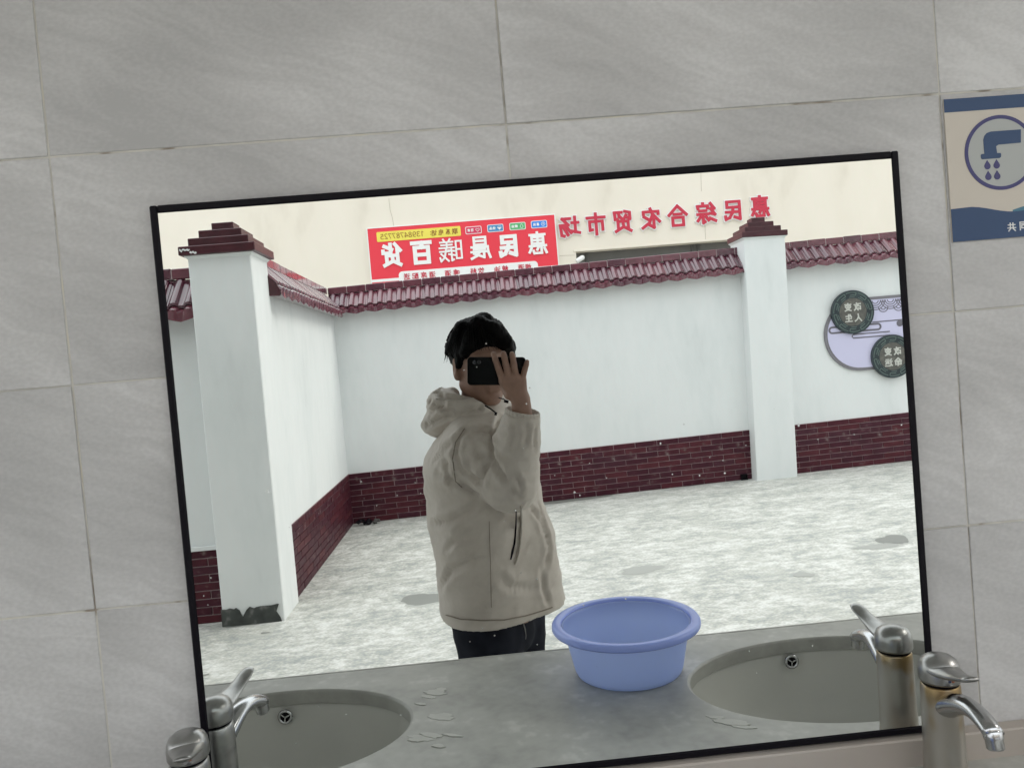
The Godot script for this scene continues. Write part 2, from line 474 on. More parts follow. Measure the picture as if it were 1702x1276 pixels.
func materials() -> void:
	var m := plain(Color.WHITE, 0.34)
	m.albedo_texture = stone_texture()
	M.tile = m
	M.grout = noisy([[3, 0.04, 3, 1.0], [4, 0.010, 2, 1.0]], [[0.0, Color(0.16, 0.13, 0.10)], [0.27, Color(0.34, 0.30, 0.25)], [0.36, Color(0.56, 0.54, 0.49)], [0.6, Color(0.66, 0.64, 0.58)], [1.0, Color(0.70, 0.64, 0.50)]], Vector3.ONE * 0.9, 0.9)
	M.plaster = noisy([[5, 0.006, 4, 1.0], [6, 0.03, 3, 0.5]], [[0.0, Color(0.69, 0.715, 0.715)], [0.30, Color(0.765, 0.79, 0.79)], [0.55, Color(0.80, 0.82, 0.82)], [1.0, Color(0.825, 0.84, 0.84)]], Vector3(0.50, 0.17, 0.50), 0.85)
	bump(M.plaster, 8, 0.02, 3, 0.5)
	M.cream = noisy([[15, 0.004, 3, 1.0], [16, 0.02, 4, 0.5]], [[0.0, Color(0.62, 0.555, 0.465)], [0.36, Color(0.76, 0.695, 0.60)], [1.0, Color(0.80, 0.735, 0.645)]], Vector3(0.22, 0.09, 0.22), 0.8)
	M.cement = noisy([[41, 0.026, 5, 1.0], [42, 0.11, 3, 1.0], [43, 0.006, 4, 0.8]], [[0.0, Color(0.25, 0.26, 0.245)], [0.36, Color(0.385, 0.40, 0.385)], [0.45, Color(0.475, 0.475, 0.43)], [0.52, Color(0.545, 0.545, 0.51)], [0.60, Color(0.63, 0.63, 0.60)], [0.70, Color(0.72, 0.72, 0.685)], [1.0, Color(0.76, 0.76, 0.72)]], Vector3(0.30, 0.40, 0.52), 0.7, 1024)
	bump(M.cement, 44, 0.06, 4, 2.5)
	M.wet = plain(lin(0.24, 0.245, 0.225), 0.4)
	M.damp = plain(lin(0.36, 0.365, 0.34), 0.6)
	M.drying = plain(lin(0.44, 0.445, 0.415), 0.65)
	M.concrete = noisy([[51, 0.01, 4, 1.0]], [[0.0, Color(0.36, 0.36, 0.35)], [1.0, Color(0.52, 0.52, 0.50)]], Vector3.ONE * 0.5, 0.85)
	M.bricks = []
	for c in [Color(0.074, 0.016, 0.025), Color(0.060, 0.013, 0.023), Color(0.088, 0.019, 0.027), Color(0.066, 0.018, 0.029)]:
		M.bricks.append(noisy([[60, 0.02, 3, 1.0]], [[0.0, c * 0.75], [0.72, c * 1.1], [0.88, Color(0.13, 0.08, 0.08)], [1.0, Color(0.25, 0.21, 0.21)]], Vector3.ONE * 1.7, 0.45, 256))
		M.bricks[-1].metallic_specular = 0.3
	M.mortar = noisy([[61, 0.02, 3, 1.0]], [[0.0, Color(0.34, 0.25, 0.26)], [1.0, Color(0.64, 0.52, 0.53)]], Vector3.ONE, 0.9, 256)
	M.glaze = []
	for c in [Color(0.115, 0.025, 0.043), Color(0.090, 0.020, 0.038), Color(0.135, 0.032, 0.050)]:
		M.glaze.append(noisy([[65, 0.015, 4, 1.0]], [[0.0, c * 0.75], [1.0, c * 1.25]], Vector3.ONE * 2.0, 0.2, 256))
		M.glaze[-1].clearcoat_enabled = true
		M.glaze[-1].clearcoat = 1.0
		M.glaze[-1].clearcoat_roughness = 0.06
	M.cap = noisy([[66, 0.015, 4, 1.0]], [[0.0, Color(0.045, 0.008, 0.014)], [1.0, Color(0.075, 0.014, 0.022)]], Vector3.ONE * 2.0, 0.3, 256)
	M.black = plain(lin(0.006, 0.005, 0.008), 0.4)
	M.black.metallic_specular = 0.25
	M.chrome = plain(lin(0.50, 0.505, 0.51), 0.2, 1.0)
	M.chrome_dull = noisy([[70, 0.02, 4, 1.0]], [[0.0, Color(0.24, 0.24, 0.23)], [0.5, Color(0.40, 0.40, 0.39)], [1.0, Color(0.52, 0.51, 0.49)]], Vector3.ONE * 5.0, 0.32, 256)
	M.chrome_dull.metallic = 0.92
	M.chrome_rust = noisy([[71, 0.008, 4, 1.0]], [[0.0, Color(0.22, 0.14, 0.06)], [0.36, Color(0.30, 0.22, 0.11)], [0.52, Color(0.42, 0.39, 0.34)], [1.0, Color(0.52, 0.51, 0.48)]], Vector3(6.0, 2.2, 6.0), 0.36, 256)
	M.chrome_rust.metallic = 0.8
	M.stone = noisy([[80, 0.006, 4, 1.0], [81, 0.03, 3, 0.5]], [[0.0, Color(0.27, 0.27, 0.25)], [0.45, Color(0.385, 0.385, 0.355)], [0.62, Color(0.42, 0.42, 0.39)], [0.74, Color(0.50, 0.50, 0.465)], [1.0, Color(0.56, 0.56, 0.525)]], Vector3.ONE * 1.1, 0.42, 1024)
	M.splash = noisy([[84, 0.008, 3, 1.0]], [[0.0, Color(0.38, 0.335, 0.295)], [1.0, Color(0.48, 0.435, 0.39)]], Vector3.ONE, 0.5, 256)
	M.porcelain = noisy([[85, 0.01, 3, 1.0]], [[0.0, Color(0.54, 0.54, 0.505)], [1.0, Color(0.62, 0.62, 0.58)]], Vector3.ONE * 1.5, 0.25, 256)
	M.blue = plain(lin(0.50, 0.61, 1.0), 0.3)
	M.blue.backlight_enabled = true
	M.blue.backlight = Color(0.9, 0.94, 1.0)
	M.blue_rim = plain(lin(0.34, 0.44, 0.95), 0.3)
	M.red = plain(lin(0.75, 0.035, 0.06), 0.45)
	M.letter_red = plain(lin(0.52, 0.022, 0.055), 0.4)
	M.white = plain(lin(0.80, 0.80, 0.79), 0.5)
	M.yellow = plain(lin(0.80, 0.68, 0.10), 0.5)
	M.navy = plain(lin(0.028, 0.066, 0.155), 0.45)
	M.violet = plain(lin(0.055, 0.052, 0.17), 0.45)
	M.poster = plain(lin(0.62, 0.565, 0.49), 0.5)
	M.poster_disc = plain(lin(0.44, 0.455, 0.44), 0.5)
	M.teal = plain(lin(0.06, 0.19, 0.27), 0.45)
	M.dark_grey = plain(lin(0.085, 0.082, 0.078), 0.6)

func build_ground() -> void:
	var mb := MB.new()
	var y := func(x: float, z: float) -> Vector3: return Vector3(x, ground_y(clampf(x, -14.0, 14.0)), z)
	for s in [[-60.0, -14.0], [-14.0, 14.0], [14.0, 60.0]]:
		mb.quad(y.call(s[0], -60.0), y.call(s[1], -60.0), y.call(s[1], 70.0), y.call(s[0], 70.0), Vector3.UP)
	var g := structure("ground", mb.mesh(M.cement))
	g.set_meta("label", "pale worn cement yard with grey patches")
	# wet and worn patches, read from the mirror
	for s in [[710, 995, 0.17, 0.13, true, 1], [1485, 897, 0.10, 0.13, true, 2], [955, 829, 0.42, 0.16, true, 3], [1068, 947, 0.17, 0.08, false, 4], [1460, 908, 0.17, 0.05, false, 5], [1335, 955, 0.06, 0.05, false, 6], [440, 1052, 0.025, 0.012, true, 7], [340, 1122, 0.02, 0.012, true, 8]]:
		var gp := ground_hit(s[0], s[1])
		rng.seed = s[5] * 31
		var pts := PackedVector2Array()
		for i in 28:
			var t := TAU * i / 28
			var w := 1.0 + 0.16 * sin(2.0 * t + s[5]) + 0.13 * sin(3.0 * t + s[5] * 2.0) + rng.randf_range(-0.08, 0.08)
			pts.append(Vector2(cos(t) * s[2] * w, sin(t) * s[3] * w))
		var st := MB.new()
		st.poly(pts, Vector3.ZERO, Vector3(1, 0.02, 0).normalized(), Vector3(0, 0, -1), Vector3(-0.02, 1, 0).normalized(), 0.0, 0.003)
		var halo := PackedVector2Array()
		for i in 28:
			halo.append(pts[i] * (1.16 + 0.10 * sin(i * 2.4 + s[5])) + Vector2(0.01, 0.008))
		var hb := MB.new()
		hb.poly(halo, Vector3.ZERO, Vector3(1, 0.02, 0).normalized(), Vector3(0, 0, -1), Vector3(-0.02, 1, 0).normalized(), 0.0, 0.0015)
		inst("drying_edge", hb.mesh(M.drying), g, gp)
		inst("wet_patch" if s[4] else "worn_patch", st.mesh(M.wet if s[4] else M.damp), g, gp)
func ground_hit(u: float, v: float) -> Vector3:
	var z := 4.0
	for i in 40:
		var q := mp(u, v, z)
		var over := q.y - ground_y(q.x)
		z *= (PH - ground_y(q.x)) / (PH - ground_y(q.x) - over)
	var q := mp(u, v, z)
	return Vector3(q.x, ground_y(q.x), z)

func build_wash_wall() -> void:
	var t := thing("tiled_wall", "grey stone look ceramic tile wall carrying the mirror", "wall", Vector3(0, 0, 0))
	var X0 := -0.5305
	var Y0 := 1.9142
	var core := MB.new()
	core.box(Vector3(X0 + 0.3, 1.62, -0.135), Vector3(6.0, 3.24, 0.25))
	part("masonry", core, M.concrete, t)
	var gr := MB.new()
	gr.box(Vector3(X0 + 0.3, 1.615, -0.0058), Vector3(5.99, 3.20, 0.0084))
	part("grout", gr, M.grout, t)
	var faces := []
	for j in 4:
		for i in 4:
			var mb := MB.new()
			mb.box(Vector3.ZERO, Vector3(0.5975, 0.2975, 0.008), 0.0007)
			for q in mb.v.size():
				var p := mb.v[q]
				mb.uv[q] = Vector2((i + 0.5 + p.x / 0.6) / 4.0, (j + 0.5 - p.y / 0.3) / 4.0)
			faces.append(mb.mesh(M.tile))
	rng.seed = 90
	for r in range(-6, 5):
		for c in range(-4, 6):
			var k := (c * 5 + r * 7 + 160) % 16
			var b := Basis(Vector3.BACK, deg_to_rad(rng.randf_range(-0.12, 0.12)) + (PI if (c + 2 * r) % 3 == 0 else 0.0))
			b = Basis(Vector3.RIGHT, deg_to_rad(rng.randf_range(-0.09, 0.09))) * Basis(Vector3.UP, deg_to_rad(rng.randf_range(-0.09, 0.09))) * b
			inst("tile", faces[k], t, Vector3(X0 + 0.6 * c + 0.3 - 0.0, Y0 + 0.3 * r - 0.15, -0.004 + rng.randf_range(-0.0007, 0.0007)), b)

func build_wash_building() -> void:
	var t := thing("wash_building", "plain rendered upper storey and side walls of the building with the tiled wall", "building", Vector3(-0.2, 0, -2.0))
	var up := MB.new()
	up.box(Vector3(0, 6.7, -0.01), Vector3(22.0, 6.64, 4.0), 0.02)
	part("upper_storey", up, M.plaster, t)
	for s in [-1.0, 1.0]:
		var fl := MB.new()
		fl.box(Vector3(s * 6.26 - 0.03, 1.64, 1.86), Vector3(6.4, 3.46, 0.25), 0.01)
		part("side_wall", fl, M.plaster, t)

func build_canopy() -> void:
	var t := thing("canopy", "concrete canopy slab sheltering the wash basins from above", "canopy", Vector3(0, 3.25, 0))
	var mb := MB.new()
	mb.box(Vector3(-2.8, 0.06, 0.95), Vector3(11.6, 0.12, 2.45), 0.01)
	part("slab", mb, M.concrete, t)
	var e := MB.new()
	e.box(Vector3(-2.8, 0.02, 2.215), Vector3(11.6, 0.22, 0.078), 0.008)
	part("edge_beam", e, M.plaster, t)

func build_mirror() -> void:
	var t := thing("wall_mirror", "large rectangular wall mirror with a thin black frame above the wash counter", "mirror", Vector3(0.097, 1.036, 0))
	var w := 1.0
	var h := 0.8015
	var fw := 0.0095
	for s in [-1.0, 1.0]:
		var mb := MB.new()
		mb.box(Vector3(s * (w - fw) * 0.5, h * 0.5, 0.0085), Vector3(fw, h, 0.015), 0.0016)
		part("frame_bar", mb, M.black, t)
		var mt := MB.new()
		mt.box(Vector3(0, h * 0.5 + s * (h - fw) * 0.5, 0.0085), Vector3(w - 2 * fw - 0.0004, fw, 0.015), 0.0016)
		part("frame_bar", mt, M.black, t)
	var g := MB.new()
	var gw := w - 2 * fw - 0.001
	var gh := h - 2 * fw - 0.001
	g.box(Vector3(0, h * 0.5, 0.0075), Vector3(gw, gh, 0.013))
	for q in g.v.size():
		g.uv[q] = Vector2(g.v[q].x / gw + 0.5, 0.5 - (g.v[q].y - h * 0.5) / gh)
	# specks of dried water and a smear of soap on the glass
	var W := 1280
	var H := 1024
	var met := Image.create(W, H, false, Image.FORMAT_L8)
	met.fill(Color(1, 1, 1))
	var rou := Image.create(W, H, false, Image.FORMAT_L8)
	rou.fill(Color(0, 0, 0))
	var spots := [[857, 848, 2], [1137, 705, 1.5], [1098, 737, 2.2], [1008, 794, 1.6], [1205, 786, 2.4], [1163, 790, 2], [1118, 788, 1.6], [955, 818, 2.4], [964, 823, 1.6], [1202, 765, 1.6], [445, 816, 2.6], [838, 866, 1.5], [802, 1044, 1.4], [822, 1056, 1.8], [781, 1066, 1.3], [893, 1071, 1.2], [892, 962, 2], [866, 952, 1.5], [529, 1174, 1.8], [575, 1187, 2], [492, 1235, 2], [666, 1188, 1.8], [1040, 995, 2], [970, 1006, 1.6], [1246, 1082, 1.6], [1351, 1073, 1.8], [1258, 1118, 2.0], [1328, 707, 2.2], [1499, 706, 2], [771, 615, 1.5], [808, 571, 1.8], [875, 671, 1.8], [699, 820, 1.5], [660, 823, 1.5], [626, 840, 1.5], [730, 756, 1.2], [870, 745, 1.4], [690, 802, 1.3], [1090, 905, 1.5], [1180, 760, 1.3], [980, 770, 1.4], [922, 790, 1.4], [1240, 740, 1.2], [1420, 722, 1.5], [1360, 730, 1.5], [600, 800, 1.4], [350, 960, 1.6], [338, 990, 1.4], [345, 1005, 1.3]]
	rng.seed = 5
	for i in 12:
		spots.append([rng.randf_range(330, 1510), rng.randf_range(640, 1200), rng.randf_range(0.5, 0.9)])
	for s in spots:
		speck(met, rou, s[0], s[1], s[2] * 0.68, gw, gh, 0.8)
	for i in 34:                                       # smear
		var q := i / 33.0
		speck(met, rou, 844.5 + 36.0 * q, 650.5 - 5.0 * q + 1.2 * sin(q * 23.0), 0.9 + 0.7 * absf(sin(q * 9.0)), gw, gh, 0.6)
	var m := plain(lin(0.86, 0.885, 0.87), 1.0, 1.0)
	m.metallic_texture = ImageTexture.create_from_image(met)
	m.roughness_texture = ImageTexture.create_from_image(rou)
	m.roughness = 1.0
	part("mirror_glass", g, m, t)
func speck(met: Image, rou: Image, u: float, v: float, r: float, gw: float, gh: float, keep: float) -> void:
	var p := dp(u, v, GLASS_Z)
	var cx := ((p.x - 0.097) / gw + 0.5) * met.get_width()
	var cy := (0.5 - (p.y - 1.036 - 0.40075) / gh) * met.get_height()
	var R := r * 1.0
	for j in range(int(cy - R - 1), int(cy + R + 2)):
		for i in range(int(cx - R - 1), int(cx + R + 2)):
			if i < 0 or j < 0 or i >= met.get_width() or j >= met.get_height():
				continue
			var k := clampf(R + 0.5 - Vector2(i + 0.5 - cx, j + 0.5 - cy).length(), 0.0, 1.0)
			var a := lerpf(1.0, keep, k)
			met.set_pixel(i, j, Color(a, a, a))
			rou.set_pixel(i, j, Color(0.35 * k, 0.35 * k, 0.35 * k))

func counter_hit(u: float, v: float) -> Vector3:
	var d := ray(u, v)
	var q: Vector3 = CAM + d * ((CTOP - CAM.y) / d.y)
	return Vector3(q.x, CTOP, 2.0 * GLASS_Z - q.z)
const CTOP := 0.995
const OVALS := [[-0.425, 0.312], [0.595, 0.312]]
func build_counter() -> void:
	var t := thing("wash_counter", "grey stone wash counter with two oval basin cutouts under the mirror", "counter", Vector3(0.08, 0, 0.29))
	var base := t.position
	var z0 := 0.0245
	var z1 := 0.556
	var top := MB.new()
	var xs := [-1.2, 0.085, 1.36]
	for k in 2:
		var o: Array = OVALS[k]
		var a0: float = xs[k]
		var a1: float = xs[k + 1]
		var angs := []
		for i in 96:
			angs.append(TAU * i / 96)
		for cx in [a0, a1]:
			for cz in [z0, z1]:
				angs.append(fposmod(atan2(cz - o[1], cx - o[0]), TAU))
		angs.sort()
		var outer := []
		var r0 := []
		var r1 := []
		var r2 := []
		var r3 := []
		for a in angs:
			var d := Vector2(cos(a), sin(a))
			var tx: float = ((a1 if d.x > 0 else a0) - o[0]) / (d.x if absf(d.x) > 1e-6 else 1e-6)
			var tz: float = ((z1 if d.y > 0 else z0) - o[1]) / (d.y if absf(d.y) > 1e-6 else 1e-6)
			var q := d * minf(absf(tx), absf(tz))
			# the oval point in the same direction
			var s := 1.0 / sqrt(pow(d.x / 0.262, 2) + pow(d.y / 0.174, 2))
			var e := d * s
			var put := func(p: Vector2, y: float) -> Vector3: return Vector3(o[0] + p.x, y, o[1] + p.y) - base
			outer.append(put.call(q, CTOP))
			r0.append(put.call(e * 1.02, CTOP))
			r1.append(put.call(e * 1.005, CTOP - 0.0015))
			r2.append(put.call(e, CTOP - 0.005))
			r3.append(put.call(e, CTOP - 0.026))
		top.grid([outer, r0], true)
		top.grid([r0, r1, r2, r3], true)
	part("counter_top", top, M.stone, t)
	var fr := MB.new()
	fr.box(Vector3(0.08, CTOP - 0.0265, 0.561) - base, Vector3(2.56, 0.053, 0.010), 0.003)
	part("front_edge", fr, M.stone, t)
	var bs := MB.new()
	bs.box(Vector3(0.08, CTOP + 0.017, 0.0128) - base, Vector3(2.56, 0.042, 0.0232), 0.002)
	part("backsplash", bs, M.splash, t, "pinkish beige stone upstand along the wall")
	for x in [-1.15, 0.085, 1.31]:
		var leg := MB.new()
		leg.box(Vector3(x, (CTOP - 0.03) * 0.5 + 0.01, 0.27) - base, Vector3(0.09, CTOP - 0.05, 0.46), 0.004)
		part("support_wall", leg, M.plaster, t)
	# flakes of peeled film and dried soap lying on the stone
	var flake := plain(lin(0.52, 0.52, 0.485), 0.6)
	rng.seed = 21
	for q in [[723, 1151, 0.022, 0.010], [712, 1158, 0.016, 0.006], [733, 1146, 0.012, 0.007], [731, 1192, 0.026, 0.010], [741, 1188, 0.014, 0.006], [702, 1226, 0.026, 0.009], [716, 1222, 0.020, 0.008], [690, 1230, 0.014, 0.006], [728, 1240, 0.012, 0.005], [752, 1222, 0.018, 0.004], [698, 1170, 0.012, 0.004], [1212, 1200, 0.030, 0.009], [1236, 1208, 0.020, 0.006], [1190, 1192, 0.014, 0.006]]:
		var fp := PackedVector2Array()
		for i in 18:
			var a := TAU * i / 18
			fp.append(Vector2(cos(a) * q[2], sin(a) * q[3]).rotated(0.45) * rng.randf_range(0.75, 1.2))
		var fk := MB.new()
		fk.poly(fp, counter_hit(q[0], q[1]) - base, Vector3.RIGHT, Vector3(0, 0, -1), Vector3.UP, 0.0, 0.0004 + 0.00012 * (int(q[0]) % 9))
		part("dried_flake", fk, flake, t)
	for k in 2:
		var o: Array = OVALS[k]
		var b := thing("wash_basin", ["grey oval undermount wash basin farther from the tap poster", "grey oval undermount wash basin beside the blue plastic bowl and nearer the tap poster"][k], "basin", Vector3(o[0], CTOP - 0.19, o[1]))
		var mb := MB.new()
		lathe(mb, Vector3.ZERO, [[1.06, 0.163], [1.03, 0.1635], [1.02, 0.158], [1.0, 0.13], [0.93, 0.075], [0.78, 0.035], [0.5, 0.012], [0.15, 0.004], [0.085, 0.0]], 72, 0.262, 0.174)
		part("bowl", mb, M.porcelain, b)
		var dr := MB.new()
		lathe(dr, Vector3.ZERO, [[0.0, 0.003], [0.015, 0.003], [0.016, 0.006], [0.0245, 0.007], [0.027, 0.004]], 24)
		part("drain", dr, M.chrome_dull, b)
		# overflow ring in the front wall of the bowl
		var hit := [mp(474, 1191, o[1] + 0.166), mp(1316, 1099, o[1] + 0.166)][k] as Vector3
		var lx: float = hit.x - o[0]
		var ly := hit.y - (CTOP - 0.19)
		var wall_z := 0.174 * 0.985 * sqrt(1.0 - pow(lx / 0.262, 2))
		var ov := MB.new()
		tube(ov, ring_yz(Vector3(lx, ly, wall_z - 0.006), 0.0115, 24), [0.0032], 8, 1.0, Vector3.BACK, false)
		part("overflow_ring", ov, M.chrome, b)
		var hole := MB.new()
		var rr := ring_yz(Vector3(lx, ly, wall_z - 0.0055), 0.0095, 20)
		hole.disc(Vector3(lx, ly, wall_z - 0.0055), rr, Vector3(0, 0, -1))
		part("overflow_hole", hole, M.black, b)
		var cr := MB.new()
		for i in 3:
			var an := TAU * i / 3.0 + 0.4
			cr.box(Vector3(lx + cos(an) * 0.0045, ly + sin(an) * 0.0045, wall_z - 0.0075), Vector3(0.009, 0.0026, 0.002), 0.0, Basis(Vector3.BACK, an))
		part("overflow_cross", cr, M.chrome, b)
func ring_yz(c: Vector3, r: float, segs: int) -> Array:
	var a := []
	for j in segs + 1:
		var t := TAU * j / segs
		a.append(c + Vector3(r * cos(t), r * sin(t), 0))
	return a

func build_faucet(x: float, z: float, label: String, rusty: bool, turn: float) -> void:
	var t := thing("lever_tap", label, "tap", Vector3(x, CTOP, z), "lever taps on the wash counter")
	t.rotation_degrees.y = turn
	var bm: Material = M.chrome_rust if rusty else M.chrome_dull
	var b := MB.new()
	lathe(b, Vector3.ZERO, [[0.0, 0.0], [0.030, 0.0], [0.0305, 0.004], [0.0285, 0.009], [0.0265, 0.014], [0.0255, 0.04], [0.0248, 0.09], [0.0245, 0.122], [0.0238, 0.133], [0.021, 0.136], [0.0, 0.136]], 40)
	part("tap_body", b, bm, t, "brown stained tap body" if rusty else "")
	var g := MB.new()
	lathe(g, Vector3.ZERO, [[0.0, 0.1355], [0.0222, 0.1355], [0.0222, 0.1395], [0.0, 0.1395]], 36)
	part("gap_ring", g, M.black, t)
	# spout: leaves the body, rises a little and dips at its end
	var sp := MB.new()
	var pts := []
	var rad := []
	for i in 15:
		var q := i / 14.0
		pts.append(Vector3(-0.002 * q, 0.108 + 0.026 * sin(q * 2.3) - 0.010 * q * q, 0.010 + 0.098 * q))
		rad.append(lerpf(0.0185, 0.0118, smoothstep(0.0, 0.7, q)))
	tube(sp, pts, rad, 20, 0.82)
	part("spout", sp, M.chrome, t)
	var ae := MB.new()
	var tip: Vector3 = pts[14]
	var ab := Basis(Vector3.RIGHT, deg_to_rad(-12))
	var rows := []
	for p in [[0.0, -0.017], [0.0085, -0.017], [0.0098, -0.0155], [0.0098, -0.006], [0.0108, -0.005], [0.0108, 0.004], [0.006, 0.007]]:
		var row := []
		for j in 24:
			row.append(tip + Vector3(0, 0, -0.003) + ab * Vector3(p[0] * cos(TAU * j / 24), p[1], p[0] * sin(TAU * j / 24)))
		rows.append(row)
	ae.grid(rows, true)
	part("aerator", ae, M.chrome, t)
	# handle: a domed cap that runs out into an upward lever
	var hd := MB.new()
	lathe(hd, Vector3.ZERO, [[0.0, 0.139], [0.0242, 0.139], [0.0256, 0.142], [0.0258, 0.152], [0.0246, 0.160], [0.0215, 0.1665], [0.015, 0.171], [0.007, 0.173], [0.0, 0.1735]], 40)
	var lp := []
	var lw := []
	for i in 15:
		var q := i / 14.0
		lp.append(Vector3(-0.012 * q * (1.0 if rusty else 0.3), 0.156 + 0.004 * q + 0.017 * q * q, 0.002 + 0.086 * q))
		lw.append(lerpf(0.0225, 0.0115, smoothstep(0.0, 0.8, q)) * (1.0 if i < 13 else (0.92 if i == 13 else 0.7)))
	tube(hd, lp, lw, 20, 0.36)
	part("handle", hd, M.chrome_dull, t)
	var dot := MB.new()
	for s in [[-0.0021, 0], [0.0021, 1]]:
		dot.tint = [Color(0.03, 0.045, 0.10), Color(0.30, 0.10, 0.05)][s[1]]
		dot.box(Vector3(s[0], 0.1475, 0.0256), Vector3(0.0038, 0.0050, 0.0014), 0.0006)
	var dm := plain(Color.WHITE, 0.35)
	dm.vertex_color_use_as_albedo = true
	var o := inst("hot_cold_mark", dot.mesh(dm, true), t)
	o.set_meta("label", "blue and red temperature mark")

func build_bowl() -> void:
	var t := thing("plastic_bowl", "empty blue plastic bowl standing on the counter between the basins", "bowl", Vector3(0.242, CTOP, 0.42))
	var mb := MB.new()
	lathe(mb, Vector3.ZERO, [[0.0, 0.004], [0.085, 0.004], [0.092, 0.0015], [0.098, 0.003], [0.1015, 0.010], [0.104, 0.022], [0.112, 0.060], [0.1185, 0.088], [0.121, 0.094], [0.1185, 0.094], [0.1165, 0.090], [0.110, 0.060], [0.102, 0.022], [0.098, 0.011], [0.09, 0.0065], [0.0, 0.0065]], 72)
	part("bowl_wall", mb, M.blue, t)
	var rm := MB.new()
	lathe(rm, Vector3.ZERO, [[0.1212, 0.0935], [0.1216, 0.0965], [0.1240, 0.0988], [0.131, 0.0996], [0.1368, 0.0984], [0.1392, 0.0950], [0.1396, 0.0890], [0.1384, 0.0868], [0.1376, 0.0890], [0.1362, 0.0944], [0.131, 0.0962], [0.1255, 0.0952], [0.1228, 0.0925], [0.1212, 0.0932]], 72)
	part("rolled_rim", rm, M.blue_rim, t)

func build_poster() -> void:
	# everything on it measured on the wall, in metres from its upper left corner
	var o := Vector3(0.6725, 1.905, 0.0)
	var t := thing("tap_poster", "blue and cream wall poster with a dripping tap in a ring", "poster", o)
	var R := Vector3.RIGHT
	var U := Vector3.UP
	var F := Vector3.BACK
	var w := 0.40
	var h := 0.1955
	var to := func(zx: float, zy: float) -> Vector2:      # a point of the zoomed photograph -> poster plane
		var p := dp(1540.0 + zx / 4.401, 130.0 + zy / 4.401, 0.004) - o
		return Vector2(p.x, p.y)
	var pb := MB.new()
	pb.poly(PackedVector2Array([Vector2(0, 0), Vector2(w, 0), Vector2(w, -h), Vector2(0, -h)]), Vector3.ZERO, R, U, F, 0.0009, 0.0030)
	part("panel", pb, M.poster, t)
	var nb := MB.new()
	nb.poly(PackedVector2Array([Vector2(0, 0), Vector2(w, 0), Vector2(w, -0.0180), Vector2(0, -0.0180)]), Vector3.ZERO, R, U, F, 0.0030, 0.0034)
	var wave := PackedVector2Array([Vector2(0, -h)])
	for i in 41:
		var x := w * i / 40.0
		var y := -0.1497 + 0.0015 * sin(x * 40.0) if x < 0.03 else 0.0
		if x >= 0.03:
			y = -0.1545 + 0.0055 * cos((x - 0.024) * TAU / 0.138)
		else:
			y = -0.1490 - 0.0012 * (1.0 - x / 0.03)
		wave.append(Vector2(x, y))
	wave.append(Vector2(w, -h))
	nb.poly(wave, Vector3.ZERO, R, U, F, 0.0030, 0.0034)
	part("blue_band", nb, M.navy, t)
	var tl := MB.new()
	var wv2 := PackedVector2Array([Vector2(0.088, -0.160)])
	for i in 21:
		var x := 0.088 + 0.1 * i / 20.0
		wv2.append(Vector2(x, -0.1575 + 0.008 * sin((x - 0.088) * PI / 0.1)))
	wv2.append(Vector2(0.188, -0.160))
	tl.poly(wv2, Vector3.ZERO, R, U, F, 0.0026, 0.0032)
	part("second_wave", tl, M.teal, t)
	var c: Vector2 = to.call(548.0, 542.0)
	var disc := MB.new()
	disc.poly(circle2(c, 0.0485, 64), Vector3.ZERO, R, U, F, 0.0030, 0.0033)
	part("disc", disc, M.poster_disc, t)
	var rg := MB.new()
	var rp := []
	for i in 64:
		rp.append(c + Vector2(cos(TAU * i / 64), sin(TAU * i / 64)) * 0.0488)
	band2(rg, rp, 0.0050, Vector3.ZERO, R, U, 0.0030, 0.0036, true)
	part("ring", rg, M.violet, t)
	var tap := PackedVector2Array()
	for q in [[695, 373], [695, 470], [530, 485], [514, 497], [521, 546], [546, 546], [551, 556], [549, 576], [538, 583], [412, 592], [404, 585], [401, 562], [408, 554], [428, 553], [420, 450], [428, 420], [445, 400], [475, 389]]:
		tap.append(to.call(q[0], q[1]))
	var tb := MB.new()
	tb.poly(tap, Vector3.ZERO, R, U, F, 0.0033, 0.0037)
	part("tap_symbol", tb, M.navy, t)
	for q in [[450, 636], [518, 630], [457, 714], [522, 710]]:
		var p: Vector2 = to.call(q[0], q[1])
		var d := PackedVector2Array([p + Vector2(0, 0.0072)])
		for i in 15:
			var a := deg_to_rad(40.0 - i * 260.0 / 14.0)
			d.append(p + Vector2(cos(a) * 0.0045, sin(a) * 0.0045 - 0.0012))
		var db := MB.new()
		db.poly(d, Vector3.ZERO, R, U, F, 0.0033, 0.0037)
		part("drop_symbol", db, M.violet, t)
	var tx := MB.new()
	var p0: Vector2 = to.call(628.0, 1087.0)
	var p1: Vector2 = to.call(712.0, 1078.0)
	glyph(tx, "共", Vector3(p0.x, p0.y, 0), R, U, Vector2(0.0122, 0.0122), 0.0015, 0.0034, 0.0038, 0.00003)
	glyph(tx, "同", Vector3(p1.x, p1.y, 0), R, U, Vector2(0.0122, 0.0122), 0.0015, 0.0034, 0.0038, 0.00003)
	part("lettering", tx, M.white, t)

